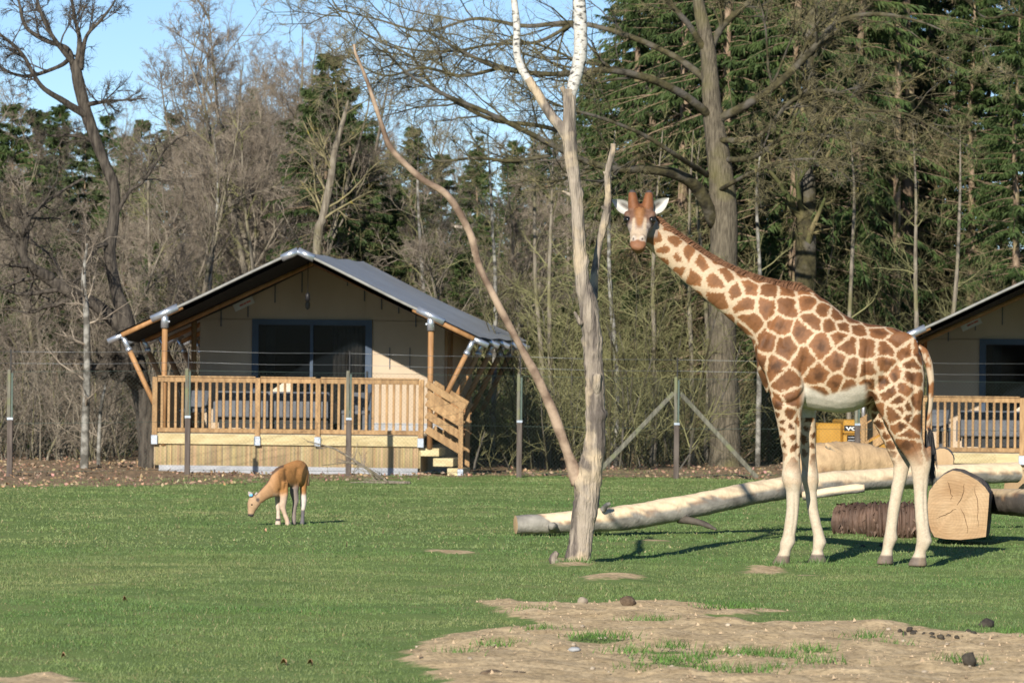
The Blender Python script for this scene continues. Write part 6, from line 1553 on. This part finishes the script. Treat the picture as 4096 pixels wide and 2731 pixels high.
    d = up + t * r.uniform(.0, .5, nn)[:, None] + np.stack((0 * f, r.normal(0, .12, nn), 0 * f), -1)
    P = np.stack((p, p + d * ((hlen + .03) * .6)[:, None], p + (d + t * .15) * (hlen + .03)[:, None]), 1)
    hm = MB(); hm.tubes(P, np.array([.0045, .0045, .0015])[None].repeat(nn, 0), 3)
    part('mane', hm.mesh('mane'), mat('mane_hair', (.16, .075, .038), (.27, .14, .075), rough=.7, nscale=8))
    # tail
    tp = [at2(*a, Y0) + (0, dy, 0) for a, dy in (((2108, 800), 0), ((2122, 808), -.02), ((2133, 835), -.03), ((2138, 870), -.03), ((2137, 910), -.02), ((2134, 950), 0), ((2131, 985), 0), ((2134, 1000), 0))]
    tt = np.linspace(0, 7, 40); tpi = np.stack([np.interp(tt, range(8), np.array(tp)[:, k]) for k in range(3)], -1)
    tm = MB(); tm.tube(tpi, np.interp(tt, [0, 1, 3, 6, 7], [.05, .045, .036, .026, .02]), 12)
    tme = tm.mesh('tail'); vv = co_of(tme)
    sp = smoothstep(-.1, .1, fbm(vv[:, 2] * 13, vv[:, 1] * 10 + vv[:, 0] * 10, 1.3, 3.0))[:, None] * (vv[:, 2] > at2(0, 965, Y0)[2])[:, None]
    set_color(tme, np.array((.46, .36, .25)) * (1 - sp) + np.array((.22, .095, .035)) * sp)
    tail = part('tail', tme, coat)
    nn = 420; p0 = np.array(tp[-1]) + r.normal(0, .016, (nn, 3)) + np.array((0, 0, 1.0)) * r.uniform(-.10, .06, nn)[:, None]
    ln = r.uniform(.22, .47, nn); an = r.normal(0, .035, (nn, 2))
    K = []
    for t in np.linspace(0, 1, 6):
        spread = math.sin(min(1, t * 1.3) * math.pi) * .055
        dirv = np.stack((an[:, 0] * 1.0 + r.normal(0, .003, nn), an[:, 1], 0 * ln), -1)
        K.append(p0 + dirv * (t * .6 + 22 * spread * .06) + np.stack((.02 * t + 0 * ln, 0 * ln, -ln * t), -1))
    th = MB(); th.tubes(np.stack(K, 1), np.array([.005, .005, .0045, .004, .003, .001])[None].repeat(nn, 0), 3)
    thm = th.mesh('tail_tuft'); thm.transform(inv)
    link('tail_tuft', thm, tail, mat('tail_hair', (.012, .011, .012), (.03, .028, .03), rough=.5, nscale=10, spec=.4))
    return root
giraffe()

def antelope():
    Y0 = 58.6
    def A(x, y): return at(900 + x / 3.92, 1780 + y / 3.92, Y0)
    k = FPX / Y0 * 4 * 3.92                     # zoom px per metre
    mb = MB(); rings = []
    # rump to shoulder: (top), (bottom), half width, depth offset (hindquarters stand farther off)
    for a, b, w, dy in (((1285, 420), (1262, 560), .05, .16), ((1272, 315), (1225, 620), .13, .14), ((1215, 250), (1170, 650), .165, .11), ((1140, 228), (1110, 660), .175, .07), ((1050, 250), (1050, 655), .18, .0), ((960, 290), (985, 660), .175, -.08), ((880, 318), (940, 720), .165, -.15),
                        ((810, 355), (890, 770), .14, -.19), ((755, 425), (830, 800), .11, -.22), ((720, 500), (770, 790), .08, -.24)):
        p, q = A(*a), A(*b); rings.append(ring((p + q) / 2 + (0, dy, 0), (p - q) / 2, (.25 * w, w, 0), 24))
    mb.loft(rings); rings = []
    for a, b, w, dy in (((830, 370), (900, 760), .10, -.18), ((735, 480), (800, 800), .085, -.24), ((670, 580), (735, 815), .07, -.28), ((600, 660), (665, 850), .058, -.32), ((545, 720), (610, 890), .05, -.35), ((505, 770), (575, 905), .045, -.37)):
        p, q = A(*a), A(*b); rings.append(ring((p + q) / 2 + (0, dy, 0), (p - q) / 2, (0, w, 0), 20))
    mb.loft(rings); rings = []
    for a, b, w in (((470, 735), (570, 880), .042), ((435, 765), (585, 915), .058), ((395, 830), (560, 950), .064), ((378, 900), (535, 985), .058), ((380, 960), (505, 1020), .046), ((383, 1015), (487, 1062), .038), ((383, 1062), (475, 1098), .036), ((392, 1095), (462, 1110), .025)):
        p, q = A(*a), A(*b); rings.append(ring((p + q) / 2 + (0, -.38, 0), (p - q) / 2, (0, w, 0), 18))
    mb.loft(rings)
    def L_(rows, dy, bot):
        z1 = A(rows[-1][0], rows[-1][1])[2]; z0 = A(rows[0][0], rows[0][1])[2]; rr = []
        for x, y, h, d in rows:
            p = A(x, y); f = (z0 - p[2]) / (z0 - z1)
            rr.append(ring((p[0], Y0 + dy, p[2] + (bot - z1) * f), (1.18 * h / k, 0, 0), (0, 1.18 * d, 0), 14))
        mb.loft(rr)
    L_([(930, 560, 70, .06), (935, 680, 62, .055), (940, 780, 55, .045), (930, 870, 48, .038), (915, 945, 50, .036), (918, 1000, 42, .03), (945, 1080, 30, .024), (972, 1150, 34, .026), (990, 1200, 32, .024), (1003, 1235, 40, .03), (1006, 1275, 44, .032)], -.20, 0)
    L_([(840, 640, 55, .05), (830, 780, 45, .042), (832, 880, 36, .034), (836, 980, 34, .03), (840, 1060, 26, .024), (840, 1130, 27, .024), (842, 1180, 32, .027), (838, 1235, 36, .03), (834, 1292, 44, .033)], -.06, 0)
    L_([(1215, 400, 75, .07), (1218, 520, 68, .066), (1216, 620, 54, .055), (1215, 700, 46, .045), (1218, 790, 42, .036), (1222, 880, 44, .034), (1215, 960, 40, .03), (1213, 1040, 26, .024), (1208, 1140, 24, .022), (1203, 1200, 28, .025), (1200, 1262, 34, .028)], .20, 0)
    L_([(1120, 520, 70, .07), (1090, 640, 66, .06), (1080, 740, 58, .05), (1095, 830, 50, .04), (1105, 890, 42, .036), (1090, 980, 33, .03), (1080, 1080, 29, .024), (1078, 1160, 32, .025), (1074, 1215, 34, .027), (1072, 1262, 36, .028)], .06, 0)
    me = remeshed(mb, .010, 5)
    V = co_of(me); Nn = no_of(me); n = len(V)
    for line, dep, w in (([(975, 400), (990, 520), (975, 640), (945, 700)], .022, .03), ([(1150, 380), (1140, 500), (1158, 620)], .022, .03), ([(880, 700), (905, 760), (960, 740)], .012, .02), ([(1040, 430), (1050, 540), (1050, 610)], .008, .03), ([(690, 560), (760, 640), (830, 740)], .010, .03), ([(1085, 440), (1095, 540), (1095, 600)], .007, .02)):
        L = spline([A(*q) for q in line], 30)[:, [0, 2]]; d = np.min(np.hypot(V[:, None, 0] - L[None, :, 0], V[:, None, 2] - L[None, :, 1]), 1)
        V = V - Nn * (dep * np.exp(-(d / w) ** 2) * np.abs(Nn[:, 1]) ** .5)[:, None]
    me.vertices.foreach_set('co', V.astype(np.float32).ravel()); me.update()
    x, y, z = V.T
    c = np.tile(np.array((.34, .165, .06)), (n, 1)) * (1 + .14 * fbm(x * 5, z * 5, 1.5, 1.0) + np.random.default_rng(2).normal(0, .06, n))[:, None]
    def lay(m_, col):
        nonlocal c; m_ = np.clip(m_, 0, 1)[:, None]; c = c * (1 - m_) + np.array(col) * m_
    chest = A(900, 560)
    lay(smoothstep(A(930, 0)[0], A(700, 0)[0], x) * .55, (.42, .27, .16))
    lay(smoothstep(A(600, 0)[0], A(560, 0)[0], x) * .8, (.40, .27, .17))
    lay(smoothstep(.44, .33, z) * smoothstep(A(760, 0)[0], A(800, 0)[0], x), (.48, .35, .26))
    nearh = (x > A(1155, 0)[0])
    lay(smoothstep(.40, .36, z) * nearh * smoothstep(.17, .2, z), (.58, .51, .46))
    lay(smoothstep(.20, .17, z) * nearh, (.13, .12, .13))
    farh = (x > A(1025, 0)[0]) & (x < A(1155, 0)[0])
    lay(smoothstep(.55, .45, z) * farh, (.22, .18, .16))  # shade on the far hind leg, put into the coat colour
    ff = (x < A(885, 0)[0]) & (x > A(780, 0)[0])
    lay(smoothstep(.30, .24, z) * ff, (.54, .43, .35))
    lay(smoothstep(.016, .01, np.abs(z - A(0, 1155)[2])) * ff, (.06, .05, .05))
    lay(smoothstep(A(0, 1040)[2], A(0, 1070)[2], z) * (x < A(500, 0)[0]), (.05, .045, .045))
    d = np.hypot(x - A(545, 840)[0], z - A(545, 840)[2]); lay(smoothstep(.03, .016, np.abs(d - .0) ) * .8 * (np.abs(x - A(540, 0)[0]) < .03), (.07, .06, .06))
    # collar line of dark hair behind the jaw, dark crest
    crest = np.interp(x, [A(530, 0)[0], A(700, 0)[0], A(755, 0)[0], A(880, 0)[0], A(1150, 0)[0]], [A(0, 735)[2], A(0, 545)[2], A(0, 430)[2], A(0, 322)[2], A(0, 228)[2]])
    lay(smoothstep(.035, .012, np.abs(z - crest)) * (x < A(940, 0)[0]) * .85, (.07, .05, .04))
    set_color(me, np.clip(c, .01, .95))
    root = empty('antelope_calf', (float(A(1020, 1270)[0]), Y0, 0))
    tag(root, 'young tan antelope with pale legs grazing head down on the lawn', 'antelope')
    inv = Matrix.Translation((-root.location[0], -root.location[1], 0))
    coat = mat('antelope_coat', (.4, .2, .1), attr='Col', rough=.7, nscale=30, contrast=(.12, 0), spec=.2)
    def part(name, me_, m_): me_.transform(inv); return link(name, me_, root, m_)
    part('body', me, coat)
    for (bx, by, tx, ty, dy) in ((455, 790, 400, 712, -.43), (530, 800, 518, 722, -.34)):
        m_ = MB(); p, q = A(bx, by) + (0, dy, 0), A(tx, ty) + (0, dy - .02, 0)
        ax = q - p; sd = norm(np.cross(ax, (0, 1.0, 0)))
        rr = [ring(p + ax * t, sd * (.028 * math.sin(math.pi * min(1, .15 + t * .85)) + .003), (0, .009, 0), 10) for t in np.linspace(0, 1, 8)]
        m_.loft(rr); em = m_.mesh('ear'); set_color(em, np.tile((.42, .36, .32), (len(em.vertices), 1))); part('ear', em, coat)
    m_ = MB(); p = A(440, 765) + (0, -.455, 0); m_.box(p - (.018, .004, .012), p + (.018, .004, .012))
    part('ear_tag', m_.mesh('ear_tag', False), mat('tag_blue', (.12, .42, .80), rough=.5))
    for (ex, ey) in ((455, 915), ):
        c0 = A(ex, ey) + (0, -.43, 0); e_ = MB(); e_.loft([ring(c0 + (0, 0, .014 * math.sin(t)), (.016 * math.cos(t), 0, 0), (0, .014 * math.cos(t), 0), 10) for t in np.linspace(-1.5, 1.5, 6)])
        part('eye', e_.mesh('eye'), MATS['eye_dark'])
    tpts = [A(1280, 400) + (0, .19, 0), A(1300, 460) + (0, .20, 0), A(1302, 560) + (0, .2, 0), A(1290, 640) + (0, .2, 0)]
    tm = MB(); tm.tube(tpts, [.018, .014, .012, .018], 8); tme = tm.mesh('tail'); set_color(tme, np.tile((.12, .08, .05), (len(tme.vertices), 1))); part('tail', tme, coat)
antelope()
